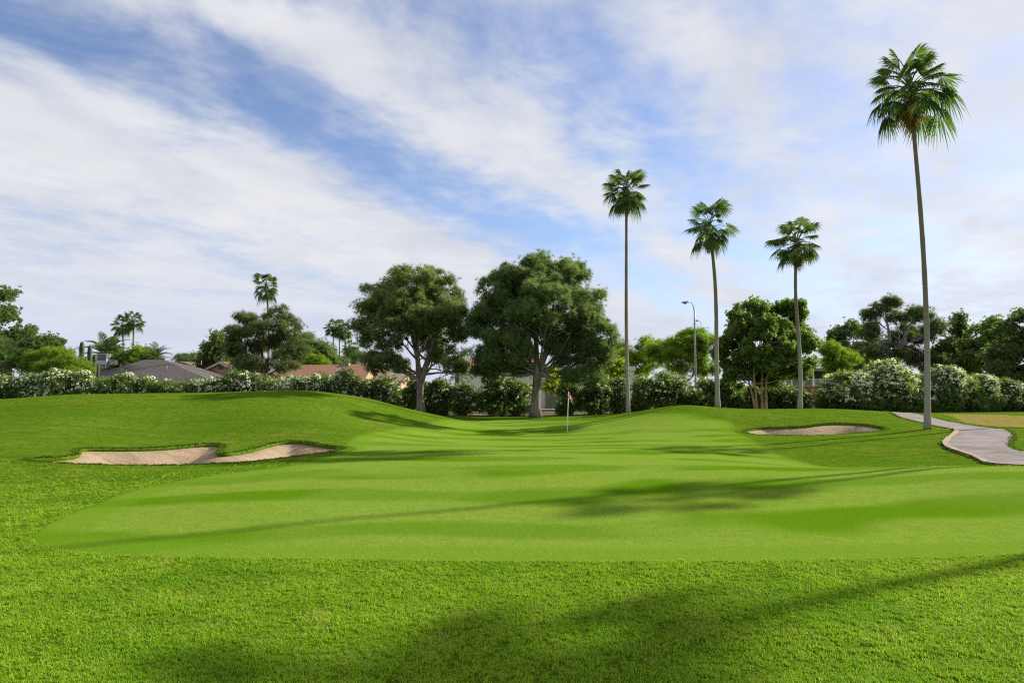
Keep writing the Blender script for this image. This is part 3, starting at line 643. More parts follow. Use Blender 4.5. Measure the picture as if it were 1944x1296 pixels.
# bright shrubs against the cream wall
for i, (px, dd, lb, lab) in enumerate([(1046, 65.5, [(1042, 715, 16, 18), (1052, 730, 18, 16)], 'lime yellow shrub against the cream wall left of the flag'), (1160, 65.5, [(1150, 715, 20, 18), (1168, 700, 16, 16), (1140, 735, 16, 14)], 'lime yellow shrub beside the right end of the cream wall')]):
    tree('lime_shrub', lab, px, dd, lb, 'broad', M['lime'], M['bark_dark'], 60 + i, cr=.45, per=110, group='lime shrubs by the cream wall', tr=.08, cat='shrub')

# ------------------------------------------------------------------ fan palms
def fan_frond(e0, seed, R=1.0, pet=1.0):
    g = np.random.default_rng(seed); mb = MB(); e0 = rad(e0)
    low = e0 < rad(5); bend = rad(18) + rad(26 if not low else 14) * max(0, math.cos(e0)); n = 6; span = 256 if not low else 176
    p = [np.array([.05, 0, 0])]
    for i in range(n):
        a = e0 - bend * (i / (n - 1)) ** 1.3; p.append(p[-1] + np.array([math.cos(a), 0, math.sin(a)]) * pet / n)
    mb.tube(p, np.linspace(.032, .016, n + 1), 4, np.full((n + 1) * 4 + 2, .9))
    a = e0 - bend; tw = g.uniform(-.5, .5)
    tv = np.array([math.cos(a), 0, math.sin(a)]); yv = np.array([0, 1, 0]); nv = np.cross(tv, yv)
    yv = yv * math.cos(tw) + nv * math.sin(tw); nv = np.cross(tv, yv); hub = p[-1]
    ns = 30 if not low else 22; V = []; Tt = []; tint = []; drp = g.uniform(.10, .38) if not low else g.uniform(.45, .95)
    for i in range(ns):
        an = rad(-span / 2 + span * (i + .5) / ns) + g.uniform(-.02, .02); da = rad(span / ns) * .52
        ln = R * (.72 + .28 * math.cos(an * .62)) * g.uniform(.86, 1.08); fold = .33 * abs(math.sin(an))
        def pt(an_, r):
            D = math.cos(an_) * tv + math.sin(an_) * yv - nv * fold
            q = hub + D * r * ln; q = q + np.array([0, 0, -drp * ln * max(0, r - .25) ** 1.9 * 1.2]); return q
        pl = .03 * (1 if i % 2 else -1)
        k = len(V); tip = 1 + .05 * g.normal()
        V += [pt(an - da * .3, .03), pt(an + da * .3, .03), pt(an - da, .55) + nv * pl, pt(an + da, .55) - nv * pl, pt(an - da * .5, .8), pt(an + da * .5, .8), pt(an + g.uniform(-.05, .05), tip) + np.array([0, 0, -.10 * ln * g.uniform(.3, 1.3)])]
        Tt += [(k, k + 1, k + 3), (k, k + 3, k + 2), (k + 2, k + 3, k + 5), (k + 2, k + 5, k + 4), (k + 4, k + 5, k + 6)]
        tint += [np.clip(.5 + .25 * g.normal(), 0, 1)] * 7
    mb.add(V, Tt, None, np.array(tint)); return mb
CLS = [84, 66, 48, 30, 14, 0, -14, -30]
FROND = {}
for ci, e in enumerate(CLS):
    for v in range(3):
        mbf = fan_frond(e, 100 + ci * 10 + v, R=.86, pet=1.22 if e > 10 else 1.12)
        FROND[(ci, v)] = (mbf, mbf.mesh('frond', M['palm']))
mbd = fan_frond(-70, 190, .85, .7); DEADF = mbd.mesh('dead_frond', M['dead'])
def fan_palm(label, base, d, crownp, scale, seed, group, joined=False, tr=.2, world=None, nf=36, deadn=2):
    rng = np.random.default_rng(seed)
    if world: B = np.array([world[0], world[1], h1(world[0], world[1])]); Cp = np.array([world[0] + world[3], world[1], world[2]])
    else:
        bx = (base - 972) / F * d; B = np.array([bx, d, h1(bx, d)]); Cp = np.array(P(crownp[0], crownp[1], d))
    root = empty('fan_palm', B, label, 'palm tree', group)
    L_ = Cp - B; tt_ = np.linspace(0, 1, 40); s1, s2 = rng.uniform(-.26, .26, 2)
    pts = L_[None] * tt_[:, None]; pts[:, 0] += s1 * np.sin(tt_ * math.pi) + s2 * np.sin(tt_ * 2 * math.pi) * .7; pts[:, 1] += s2 * np.sin(tt_ * math.pi)
    pts[0, 2] -= .2
    rr = tr * (1 - .38 * tt_) * (1 + .42 * np.exp(-tt_ * L_[2] / .55)) * (1 + .03 * np.sin(tt_ * 60) + rng.uniform(-.03, .03, 40)); rr[-3:] *= 1.15
    MB().tube(pts, rr, 14).build('trunk', M['ptrunk'], root, smooth=True)
    jm = MB()
    for i in range(nf):
        f = (i + .5) / nf; e = 88 - (108 + 10 * (seed % 3)) * f ** (.72 + .08 * (seed % 3)) + rng.uniform(-12, 12); ci = int(np.argmin([abs(c - e) for c in CLS])); az = i * 2.39996 + rng.uniform(-.35, .35)
        sc = scale * rng.uniform(.74, 1.14); v = int(rng.integers(3)); zo = (.28 - .55 * f) * scale
        if joined:
            src = FROND[(ci, v)][0]; V = np.concatenate(src.V) * sc; c_, s_ = math.cos(az), math.sin(az)
            V = np.stack([V[:, 0] * c_ - V[:, 1] * s_, V[:, 0] * s_ + V[:, 1] * c_, V[:, 2] + zo], 1) + pts[-1]
            jm.add(V, np.concatenate(src.T), np.concatenate(src.Q), np.concatenate(src.tint))
        else:
            o = obj('frond', FROND[(ci, v)][1], root, tuple(pts[-1] + [0, 0, zo])); o.rotation_euler = (rng.uniform(-.12, .12), rng.uniform(-.1, .1), az); o.scale = (sc,) * 3
    if joined: jm.build('crown', M['palm'], root)
    else:
        for i in range(deadn):
            o = obj('dead_frond', DEADF, root, tuple(pts[-1] + [0, 0, -.35 * scale])); o.rotation_euler = (0, 0, rng.uniform(0, 6.28)); o.scale = (scale * rng.uniform(.7, .95),) * 3
        s = MB()          # stub of old leaf bases under the crown
        for i in range(26):
            az = i * 2.4; z0 = -.75 * scale * i / 26; r0 = rr[-1] * .9
            a = pts[-1] + np.array([math.cos(az) * r0, math.sin(az) * r0, z0 - .1])
            s.tube([a, a + np.array([math.cos(az) * .12, math.sin(az) * .12, .10]), a + np.array([math.cos(az) * .2, math.sin(az) * .2, .24])], [.05, .04, .015], 4)
        s.build('leaf_base_collar', M['dead'], root)
    return root
PG = 'fan palms along the right of the green'
fan_palm('tallest fan palm standing beside the cart path', 1756, 32, (1727, 171), 1.16, 201, PG, tr=.13, nf=38, deadn=4)
fan_palm('slender fan palm with compact crown right of the large pines', 1192, 46, (1189, 366), .86, 202, PG, tr=.135, nf=44, deadn=3)
fan_palm('shorter fan palm between the street lamp and the many stemmed tree', 1361, 44, (1347, 432), .92, 203, PG, tr=.15, nf=32, deadn=6)
fan_palm('shortest fan palm with yellowing lower fronds in front of the many stemmed tree', 1516, 46, (1513, 462), 1.0, 204, PG, tr=.145, nf=36, deadn=7)
FG = 'distant fan palms'
fan_palm('lone distant fan palm rising behind the middle pine', 512, 86, (505, 545), 1.0, 205, FG, True, .17)
fan_palm('shorter of the two distant palms near the left edge', 236, 130, (232, 618), 1.1, 206, FG, True, .2)
fan_palm('taller of the two distant palms near the left edge', 256, 128, (254, 611), 1.1, 207, FG, True, .2)
fan_palm('left one of the three clustered distant palms', 634, 150, (632, 624), 1.05, 208, FG, True, .18)
fan_palm('tallest middle one of the three clustered distant palms', 647, 150, (645, 622), 1.1, 209, FG, True, .18)
fan_palm('right one of the three clustered distant palms', 656, 152, (655, 630), 1.05, 210, FG, True, .18)
fan_palm('small low distant palm just right of the three clustered palms', 664, 150, (663, 657), .9, 211, FG, True, .18, nf=28)
fan_palm('tiny squat distant palm left of the large round pine', 676, 140, (675, 672), .8, 212, FG, True, .18, nf=26)
fan_palm('tiny distant palm above the gable roofs', 352, 150, (353, 681), .8, 213, FG, True, .18, nf=26)
# palms outside the right edge whose shadows lie across the turf
ux, uy = math.cos(SUN_AZ), math.sin(SUN_AZ)
for i, (sxx, syy, zz, lab) in enumerate([(2.9, 12.3, 15.0, 'fan palm past the right edge shading the middle of the apron'), (-11.9, 5.3, 21.0, 'fan palm past the right edge throwing the thin long shadow'),
                                          (7.2, 24.2, 15.5, 'fan palm past the right edge shading the ground before the flag'), (-.9, 4.45, 14.0, 'fan palm past the right edge shading the bottom of the picture')]):
    Ls = zz / math.tan(SUN_EL)
    fan_palm(lab, 0, 0, None, (.74, .8, .8, .9)[i], 230 + i, 'fan palms past the right edge', True, (.15, .11, .15, .16)[i], (sxx + ux * Ls, syy + uy * Ls, zz, 0), 24)

# ------------------------------------------------------------------ date palms
def date_frond(e0, seed, L0=2.6):
    g = np.random.default_rng(seed); mb = MB(); n = 12; p = [np.zeros(3)]; angs = []
    for i in range(n):
        a = rad(e0) - rad(75) * (i / n) ** 1.5 * (1 if e0 > 0 else .6); angs.append(a); p.append(p[-1] + np.array([math.cos(a), 0, math.sin(a)]) * L0 / n)
    mb.tube(p, np.linspace(.045, .01, n + 1), 4, np.full((n + 1) * 4 + 2, .8)); p = np.array(p)
    V = []; Tt = []; ti = []
    for j in range(34):
        f = .12 + .88 * j / 33; x = f * n; k0 = min(int(x), n - 1); q = p[k0] + (p[k0 + 1] - p[k0]) * (x - k0); a = angs[k0]
        tv = np.array([math.cos(a), 0, math.sin(a)]); nv = np.array([-math.sin(a), 0, math.cos(a)]); ln = .52 * math.sin(math.pi * min(1, .15 + f * .82)) + .12
        for s in (-1, 1):
            D = tv * .75 + np.array([0, s, 0]) * .8 + nv * .3 + g.normal(size=3) * .08; D /= np.linalg.norm(D); wv_ = np.cross(D, nv); wv_ /= np.linalg.norm(wv_) + 1e-9
            k = len(V); V += [q, q + D * ln * .4 + wv_ * .025, q + D * ln * .4 - wv_ * .025, q + D * ln + np.array([0, 0, -.12 * ln])]; Tt += [(k, k + 1, k + 2), (k + 1, k + 3, k + 2)]; ti += [np.clip(.5 + .3 * g.normal(), 0, 1)] * 4
    mb.add(V, Tt, None, np.array(ti)); return mb.mesh('frond', M['date'])
DCL = [80, 58, 36, 12, -15]
DF = {(c, v): date_frond(e, 300 + c * 7 + v) for c, e in enumerate(DCL) for v in range(2)}
def date_palm(label, px, py, d, scale, seed, nf=34):
    rng = np.random.default_rng(seed); C_ = np.array(P(px, py, d)); g0 = h1(C_[0], d); B = np.array([C_[0], d, g0]); hh = C_[2] - g0
    root = empty('date_palm', B, label, 'palm tree', 'date palms near the houses')
    zs = np.linspace(-.1, hh, 16); MB().tube([(0, 0, z) for z in zs], .3 * scale * (1 + .08 * (np.arange(16) % 2)), 12).build('trunk', M['bark'], root)
    for i in range(nf):
        f = (i + .5) / nf; e = 82 - 105 * f ** .9; ci = int(np.argmin([abs(c - e) for c in DCL])); sc = scale * rng.uniform(.85, 1.12)
        o = obj('frond', DF[(ci, int(rng.integers(2)))], root, (0, 0, hh)); o.rotation_euler = (rng.uniform(-.1, .1), 0, i * 2.39996 + rng.uniform(-.3, .3)); o.scale = (sc,) * 3
    return root
date_palm('big arching date palm at the left edge above the hedge', 14, 690, 61.5, 1.15, 401, 40)
date_palm('tall grey green date palm behind the rooftop cooler', 198, 672, 100, 1.5, 402)
date_palm('small upright date palm beside the grey roofed house', 296, 678, 92, .95, 403)
date_palm('lower date palm with drooping fronds left of the rooftop cooler', 232, 686, 94, .9, 404, 26)
date_palm('small bright palm peeping between the two large pines', 868, 712, 65.5, .68, 405, 24)

# ------------------------------------------------------------------ saguaro
bx = (164 - 972) / F * 68; sg = empty('saguaro_cactus', (bx, 68, h1(bx, 68)), 'cluster of tall ribbed saguaro columns above the left hedge', 'cactus')
for px, top, w_, dyy in [(156, 648, 6, 0), (171, 655, 5.5, .5), (163, 676, 4.5, -.3), (180, 672, 5, .2), (147, 688, 5, -.2), (168, 684, 4, -.6), (186, 690, 4.5, .6)]:
    c = P(px, top, 68 + dyy); H = c.z - h1(c.x, 68); r0 = w_ / F * 68 * .68; n = 28; th = np.arange(n) * 2 * math.pi / n
    rb = 1 + .13 * np.cos(th * 14); V = []
    prof = [(0, .8), (.3, .92), (.7, 1.0), (.9, .98), (.96, .8), (.985, .55), (1.0, .12)]
    for f, k in prof:
        for a, q in zip(th, rb): V.append((math.cos(a) * r0 * k * q, math.sin(a) * r0 * k * q, H * f - (.1 if f == 0 else 0)))
    i = np.arange(n); j = (i + 1) % n
    Q = np.concatenate([np.stack([r * n + i, r * n + j, (r + 1) * n + j, (r + 1) * n + i], 1) for r in range(len(prof) - 1)])
    V.append((0, 0, H)); Tt = [(len(V) - 1, (len(prof) - 1) * n + q, (len(prof) - 1) * n + (q + 1) % n) for q in range(n)]
    MB().add(V, Tt, Q).build('column', M['cactus'], sg, (c.x - bx, dyy, 0), True)

# ------------------------------------------------------------------ oleander bushes
def bush_meshes(seed, bloom, light, open_=False):
    """about 2.9 m wide, 2.9 m tall: foliage, blossom, stem"""
    rng = np.random.default_rng(seed)
    LB = []
    for i in range(13 if not open_ else 9):
        a = rng.uniform(0, 6.28); r = rng.uniform(.2, .75); z = rng.uniform(1.1, 2.2) if i > 5 or (open_ and i > 2) else rng.uniform(.45, .85)
        if z < 1: r *= .8
        LB.append((np.array([r * math.cos(a), r * math.sin(a), z]), np.array([.62, .62, .56]) * rng.uniform(.75, 1.1)))
    mb = MB(); C, li = crown(mb, LB, rng, 'oleander', .34, .8 if open_ else 1.05, 62 if open_ else 80, .55, 1.0, .9)
    # sprays that break the outline
    fol = mb.mesh('foliage', M['oleander_light' if light else 'oleander'])
    fm = MB(); nfl = int(bloom * 1700); d = sphere_dirs(nfl, rng)
    cidx = rng.integers(0, len(C), nfl); pos = C[cidx] + d * .36 * rng.uniform(.9, 1.45, nfl)[:, None]
    ctr = np.array([0, 0, 1.3]); out = pos - ctr; rel = np.linalg.norm(out[:, :2], axis=1); keep = (pos[:, 2] > .75) & ((pos[:, 2] > 1.7) | (rel > .7)) & (rng.uniform(size=nfl) < .35 + .65 * np.clip((pos[:, 2] - .7) / 1.4, 0, 1))
    pos, out = pos[keep], out[keep]; out /= np.linalg.norm(out, axis=1)[:, None]
    cl = np.repeat(pos, 4, 0) + rng.normal(size=(len(pos) * 4, 3)) * .045
    scatter(fm, *EL['flower'], cl, np.repeat(out, 4, 0) + rng.normal(size=cl.shape) * .4 + [0, 0, .4], rng.uniform(.8, 1.35, len(cl)), rng, rng.uniform(0, 1, len(cl)))
    flo = fm.mesh('blossom', M['flower'])
    sm = MB()
    for i in range(13):
        a = rng.uniform(0, 6.28); b0 = np.array([math.cos(a) * .18, math.sin(a) * .18, -.1]); e = C[rng.integers(len(C))] * .95
        sm.tube(bez(b0, np.array([e[0] * .45, e[1] * .45, e[2] * .55]), e, 6), np.linspace(.035, .012, 6), 5)
    return fol, flo, sm.mesh('stem', M['stem'])
BV = {'full': [bush_meshes(500 + i, 1.0, False) for i in range(4)], 'green': [bush_meshes(510 + i, .12, True) for i in range(2)], 'sparse': [bush_meshes(520 + i, .34, True, True) for i in range(4)], 'rich': [bush_meshes(530 + i, 1.9, True) for i in range(3)]}
ORD = ['first', 'second', 'third', 'fourth', 'fifth', 'sixth', 'seventh', 'eighth', 'ninth', 'tenth', 'eleventh', 'twelfth', 'thirteenth', 'fourteenth', 'fifteenth', 'sixteenth', 'seventeenth', 'eighteenth', 'nineteenth', 'twentieth']
brng = random.Random(7)
def bush(px, top, width, kind, label, group, dd=None, shift=0.0):
    top += brng.uniform(-6, 5); width *= brng.uniform(.9, 1.12)
    d = dd or 48.0
    for _ in range(4): d = (dd or hedge_y((px - 972) / F * d)) + shift
    x = (px - 972) / F * d; z = h1(x, d); H = P(px, top, d).z - z; Wd = width / F * d
    fol, flo, st_ = brng.choice(BV[kind])
    root = empty('oleander_bush', (x, d, z), label, 'bush', group)
    root.rotation_euler = (0, 0, brng.uniform(0, 6.28)); root.scale = (Wd / 3.0, Wd / 3.0, H / 3.0)
    obj('foliage', fol, root); o = obj('blossom', flo, root); o['kind'] = 'stuff'; obj('stem', st_, root)
LG, MG, RG = 'oleander hedge behind the left mound', 'oleander bushes behind the green', 'oleander hedge along the right path'
left = [(-45, 708, 75, 'full'), (8, 712, 70, 'full'), (58, 704, 78, 'full'), (100, 700, 76, 'rich'), (145, 708, 70, 'full'), (188, 711, 70, 'sparse'), (230, 713, 66, 'full'), (270, 715, 66, 'full'), (312, 717, 62, 'green'), (350, 713, 66, 'green'), (392, 714, 64, 'full'),
        (430, 712, 64, 'full'), (470, 704, 64, 'full'), (508, 708, 62, 'rich'), (548, 697, 68, 'rich'), (585, 702, 66, 'full'), (622, 708, 62, 'sparse'), (660, 706, 64, 'full'), (698, 709, 64, 'full'), (738, 709, 66, 'sparse')]
for i, (px, top, wd, kd) in enumerate(left):
    look = 'almost bloomless green' if kd == 'green' else 'white flowering'
    bush(px, top, wd * 1.12, kd, f'{look} oleander, {ORD[i]} from the left in the hedge behind the left mound', LG, 53.0)
mid = [(783, 711, 62, 'sparse'), (838, 712, 66, 'full'), (876, 716, 56, 'sparse'), (935, 708, 88, 'sparse'), (980, 716, 62, 'sparse'), (1075, 712, 58, 'sparse'), (1122, 704, 92, 'sparse'), (1170, 712, 50, 'sparse'), (1213, 708, 66, 'sparse'), (1255, 698, 76, 'sparse'), (1300, 704, 72, 'sparse'), (1338, 712, 62, 'sparse'), (1392, 713, 66, 'sparse'), (1424, 722, 52, 'sparse'), (1478, 721, 76, 'full'), (1520, 742, 48, 'full')]
for i, (px, top, wd, kd) in enumerate(mid):
    bush(px, top, wd * 1.1, kd, f'oleander bush standing apart, {ORD[i]} from the left behind the green', MG)
right = [(1590, 694, 96, 'rich'), (1632, 684, 98, 'rich'), (1678, 680, 106, 'rich'), (1718, 690, 88, 'rich'), (1754, 700, 76, 'rich'), (1786, 694, 80, 'rich'), (1822, 690, 88, 'rich'), (1864, 708, 74, 'rich'), (1904, 716, 70, 'full'), (1946, 722, 72, 'full'), (1992, 720, 74, 'full')]
for i, (px, top, wd, kd) in enumerate(right):
    bush(px, top, wd, kd, f'white flowering oleander, {ORD[i]} from the left in the hedge along the right path', RG)

# ------------------------------------------------------------------ houses and walls
def xz(px, py, d): p = P(px, py, d); return p.x, p.z
def window(parent, x0, x1, y, z0, z1):
    f = MB(); t_ = .07
    for a in ((x0 - t_, x1 + t_, z1, z1 + t_), (x0 - t_, x1 + t_, z0 - t_, z0), (x0 - t_, x0, z0, z1), (x1, x1 + t_, z0, z1)): f.box(a[0], a[1], y - .06, y + .02, a[2], a[3])
    fo = f.build('window', M['trim'], parent); MB().box(x0, x1, y - .02, y + .01, z0, z1).build('pane', M['glass'], fo)
def gable_house(name, label, cx, y0, w_, l_, eave, ridge, roofm, wallm, hip=0.0, along='y', vents=2, group=None):
    """w_: width across (x), l_: depth (y). along: direction of the ridge"""
    root = empty(name, (cx, y0, -.35), label, 'house', group); h = w_ / 2; e = eave + .35; r = ridge + .35; o = .5
    wl = MB(); wl.box(-h, h, 0, l_, 0, e)
    if along == 'y' and not hip:
        for yy in (0, l_): wl.add([(-h, yy, e), (h, yy, e), (0, yy, r - .12)], [(0, 1, 2)])
    wl.build('wall', wallm, root); rf = MB(); fs = MB()
    if along == 'y' and not hip:
        sl_ = (r - e) / h
        for s in (-1, 1): rf.slab([(0, -o, r), (0, l_ + o, r), (s * (h + o), l_ + o, e - o * sl_), (s * (h + o), -o, e - o * sl_)][::s], .12)
        ro = rf.build('roof', roofm, root)
        for s in (-1, 1): MB().slab([(0, -o - .04, r + .02), (s * (h + o), -o - .04, e - o * sl_ + .02), (s * (h + o), -o - .04, e - o * sl_ - .2), (0, -o - .04, r - .2)][::s], .06).build('fascia', M['trim'], ro)
        gv = MB(); [gv.box(-.3, .3, -.05, -.005, r - .95 + k * .12, r - .88 + k * .12) for k in range(4)]; gv.build('gable_vent', M['louver'], root)
    elif along == 'x' and not hip:
        sl_ = (r - e) / (l_ / 2)
        for s in (-1, 1): rf.slab([(-h - o, l_ / 2, r), (h + o, l_ / 2, r), (h + o, l_ / 2 + s * (l_ / 2 + o), e - o * sl_), (-h - o, l_ / 2 + s * (l_ / 2 + o), e - o * sl_)][::-s], .12)
        ro = rf.build('roof', roofm, root); MB().box(-h - o, h + o, -o - .04, -o + .02, e - o * sl_ - .18, e - o * sl_ + .02).build('fascia', M['trim'], ro)
        for s in (-1, 1): MB().add([(s * h, 0, e), (s * h, l_, e), (s * h, l_ / 2, r - .12)], [(0, 1, 2)]).build('gable_wall', wallm, root)
    else:
        a, b_ = -h - o, h + o; c_, d_ = -o, l_ + o; m_ = l_ / 2; rx0, rx1 = hip
        z_ = e - .15
        for q in ([(a, c_, z_), (b_, c_, z_), (rx1, m_, r), (rx0, m_, r)], [(b_, d_, z_), (a, d_, z_), (rx0, m_, r), (rx1, m_, r)], [(a, d_, z_), (a, c_, z_), (rx0, m_, r)], [(b_, c_, z_), (b_, d_, z_), (rx1, m_, r)]): rf.slab(q, .1)
        ro = rf.build('roof', roofm, root); MB().box(a, b_, c_ - .03, c_ + .02, z_ - .2, z_).build('fascia', M['trim'], ro)
        for k in range(vents):
            f = .3 + .25 * k; x = a + (b_ - a) * (.35 + .2 * k); y = c_ + (m_ - c_) * f; z = z_ + (r - z_) * f
            MB().tube([(x, y, z - .1), (x, y, z + .3)], .04, 8).tube([(x, y, z + .3), (x, y, z + .36)], .07, 8).build('vent_pipe', M['metal'], ro)
    for k in (-.5, .35): window(root, k * h - .6, k * h + .6, -.005, 1.0, 2.1)
    return root
def cooler(px, py0, py1, d, wpx, label, slabz=None):
    """boxy evaporative cooler on short legs"""
    x, zt = xz(px, py0, d); _, zb = xz(px, py1, d); wd = wpx / F * d / 2
    root = empty('rooftop_cooler', (x, d, zb), label, 'cooler', 'rooftop coolers'); H = zt - zb
    MB().box(-wd, wd, 0, 2 * wd, .15, H).build('body', M['metal'], root)
    lv = MB(); lv.box(-wd * .84, wd * .84, -.03, -.004, H * .48, H * .94).build('louver_panel', M['louver'], root)
    for k in range(4): MB().box(-wd * .84, wd * .84, -.05, -.032, H * (.53 + .1 * k), H * (.555 + .1 * k)).build('louver', M['metal'], root)
    MB().box(-wd * 1.04, wd * 1.04, -.04, 2.04 * wd, H, H + .06).build('lid', M['metal'], root)
    for a in (-.85, .85):
        for b_ in (.1, 1.8): MB().box(a * wd - .05, a * wd + .05, b_ * wd, b_ * wd + .1, -.35, .15).build('leg', M['metal'], root)
    MB().box(wd, wd + 1.1, wd * .6, wd * 1.4, .1, H * .5).build('duct', M['metal'], root)
gable_house('house', 'house with wide dark grey hip roof behind the left hedge', -40.9, 76, 15, 13, 2.5, 5.0, M['shingle'], M['stucco_tan'], hip=(-3.6, -1.2), vents=3)
gable_house('house', 'tan gabled house with pale fascia right of the grey hip roof', P(340, 690, 92).x, 92, 10.4, 13, 3.0, 5.05, M['shingle_brown'], M['stucco_tan'])
gable_house('house', 'small tan gabled house with brown roof left of the middle pine', P(420, 690, 86).x, 86, 7.0, 14, 3.1, 4.85, M['shingle_brown'], M['stucco_tan'])
gable_house('house', 'low house with brown roof seen over the grey hip roof', P(285, 690, 96).x, 96, 10, 10, 2.9, 4.85, M['shingle_brown'], M['stucco_tan'], along='x')
gable_house('house', 'low house with terracotta orange roof behind the hedge', P(617, 690, 82).x, 80, 9.4, 10, 2.5, 4.35, M['roof_orange'], M['stucco_tan'], along='x')
gable_house('house', 'low house with faded tan roof beside the orange roof', P(705, 690, 88).x, 87, 8.0, 9, 2.6, 4.6, M['roof_tan'], M['stucco_tan'], along='x')
gable_house('house', 'house with weathered flat pitched roof under the rooftop cooler at left', P(205, 690, 93).x, 91, 8.0, 8, 2.8, 4.5, M['shingle_olive'], M['stucco_tan'], along='x')
cooler(193, 672, 694, 92.5, 19, 'largest grey rooftop cooler beside the saguaro cactus')
cooler(304, 680, 697, 98, 17, 'grey rooftop cooler on the brown roof in the gap between the left roofs')
cooler(393, 684, 698, 95, 12, 'small grey rooftop cooler between the two tan gables')
cooler(656, 690, 698, 84.5, 12, 'low grey rooftop cooler on the orange roof')

# long cream building behind the flag
d0 = 69.0; xa, zt = xz(868, 697, d0); xb, _ = xz(1204, 697, d0)
cbld = empty('cream_building', ((xa + xb) / 2, d0, -.35), 'long low cream stucco building with flat parapet behind the large pines', 'building')
hw = (xb - xa) / 2
MB().box(-hw, hw, 0, 9, 0, zt).build('wall', M['stucco_cream'], cbld)
MB().box(-hw - .12, hw + .12, -.12, 9.12, zt, zt + .45).build('parapet', M['stucco_white'], cbld)
for k in (-5.4, -2.2, 5.2): window(cbld, k, k + 1.3, -.005, 1.1, 2.3)
gd = MB().box(-hw + 8.9, -hw + 11.6, -.09, -.005, 0, 2.2).build('door', M['wall_green'], cbld)
MB().box(-hw + 10.22, -hw + 10.28, -.115, -.095, .05, 2.15).build('door_seam', M['louver'], gd)
MB().box(-hw + 8.7, -hw + 11.8, -.16, -.005, 2.22, 2.34).build('lintel', M['stucco_white'], cbld)
# clay tiled house behind it
tx = P(962, 690, 78).x; th_ = empty('tiled_house', (tx, 77, -.35), 'house with red clay barrel tiles showing above the cream parapet', 'house')
MB().box(-4, 4, 0, 8, 0, 3.3).build('wall', M['stucco_white'], th_)
rt = MB().slab([(-4.4, -.4, 3.2), (4.4, -.4, 3.2), (4.4, 4, 5.45), (-4.4, 4, 5.45)], .1).slab([(4.4, 8.4, 3.2), (-4.4, 8.4, 3.2), (-4.4, 4, 5.45), (4.4, 4, 5.45)], .1).build('roof', M['roof_red'], th_)
for k in range(29):
    x = -4.25 + k * .303; MB().tube([(x, -.42, 3.24), (x, 4, 5.5)], .1, 6).build('tile', M['roof_red'], rt)
# beige block at the right, its railing and brick base
d1 = 112.0; x0, z1 = xz(1462, 700, d1); x1, _ = xz(1600, 700, d1)
pb = empty('porch_building', ((x0 + x1) / 2, d1, -.35), 'dark open porch building glimpsed beyond the white railing', 'building'); hw = (x1 - x0) / 2
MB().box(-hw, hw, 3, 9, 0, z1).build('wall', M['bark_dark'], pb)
MB().box(-hw - .6, hw + .6, -.6, 9.6, z1, z1 + .5).build('roof', M['roof_tan'], pb)
for k in range(6): MB().box(-hw + k * hw * .39, -hw + k * hw * .39 + .22, 0, .22, 0, z1).build('post', M['stucco_white'], pb)
d2 = 98.0; x0, zt2 = xz(1462, 719, d2); x1, _ = xz(1585, 719, d2); _, zb2 = xz(1462, 734, d2)
fr = empty('railing', (x0, d2, 0), 'long white metal railing on a low brick wall at the far right', 'railing')
MB().box(0, x1 - x0, -.12, .12, -.2, zb2).build('brick_base', M['brick'], fr)
MB().box(0, x1 - x0, -.03, .03, zt2 - .08, zt2).build('top_rail', M['white'], fr); MB().box(0, x1 - x0, -.03, .03, zb2 + .12, zb2 + .18).build('bottom_rail', M['white'], fr)
for k in range(7): MB().box(k * (x1 - x0) / 6 - .06, k * (x1 - x0) / 6 + .06, -.05, .05, zb2, zt2 + .06).build('post', M['white'], fr)
pm = MB().box(-.012, .012, -.012, .012, zb2 + .18, zt2 - .08).mesh('picket', M['white'])
for k in range(60):
    if k % 10: obj('picket', pm, fr, (k * (x1 - x0) / 60, 0, 0))
# low tan wall in the gap of the hedge
xw, _ = xz(1500, 760, 66); xw2, ztw = xz(1620, 751, 66)
lw = empty('low_wall', ((xw + xw2) / 2, 66, -.35), 'low tan block wall seen through the gap in the hedge', 'wall'); hw = (xw2 - xw) / 2
MB().box(-hw, hw, 0, .3, 0, .75).build('wall', M['stucco_tan'], lw); MB().box(-hw - .03, hw + .03, -.04, .34, .75, .85).build('cap', M['stucco_white'], lw)

# ------------------------------------------------------------------ street lamps
def lamp(px, top, d, armpx, label, r0=.11):
    x, zt = xz(px, top, d); g0 = h1(x, d); root = empty('street_lamp', (x, d, g0), label, 'street lamp', 'street lamps'); H = zt - g0; a = armpx / F * d
    MB().tube([(0, 0, z) for z in np.linspace(-.1, H - .9, 10)], np.linspace(r0, r0 * .62, 10), 10).build('pole', M['pole'], root, smooth=True)
    MB().tube([(0, 0, z) for z in (-.05, .25, .3)], [r0 * 1.7, r0 * 1.6, r0], 10).build('base', M['pole'], root)
    arm = bez((0, 0, H - 1.15), (0 + a * .05, 0, H + .05), (a, 0, H), 9); MB().tube(arm, np.linspace(r0 * .5, r0 * .32, 9), 8).build('arm', M['pole'], root, smooth=True)
    s = -1 if a < 0 else 1
    hd = MB().tube([(a - s * .1, 0, H - .01), (a + s * .15, 0, H), (a + s * .45, 0, H - .03), (a + s * .68, 0, H - .07)], [.04, .09, .10, .04], 10).build('lamp_head', M['metal'], root, smooth=True)
    MB().tube([(a + s * .35, 0, H - .12), (a + s * .35, 0, H - .2)], [.12, .08], 10).build('lens', M['glass'], hd)
lamp(1318, 573, 60, -10, 'tall grey street lamp with curved arm left of the many stemmed tree')
lamp(1331, 608, 105, -3.5, 'small far street lamp top right of the tall street lamp', .1)

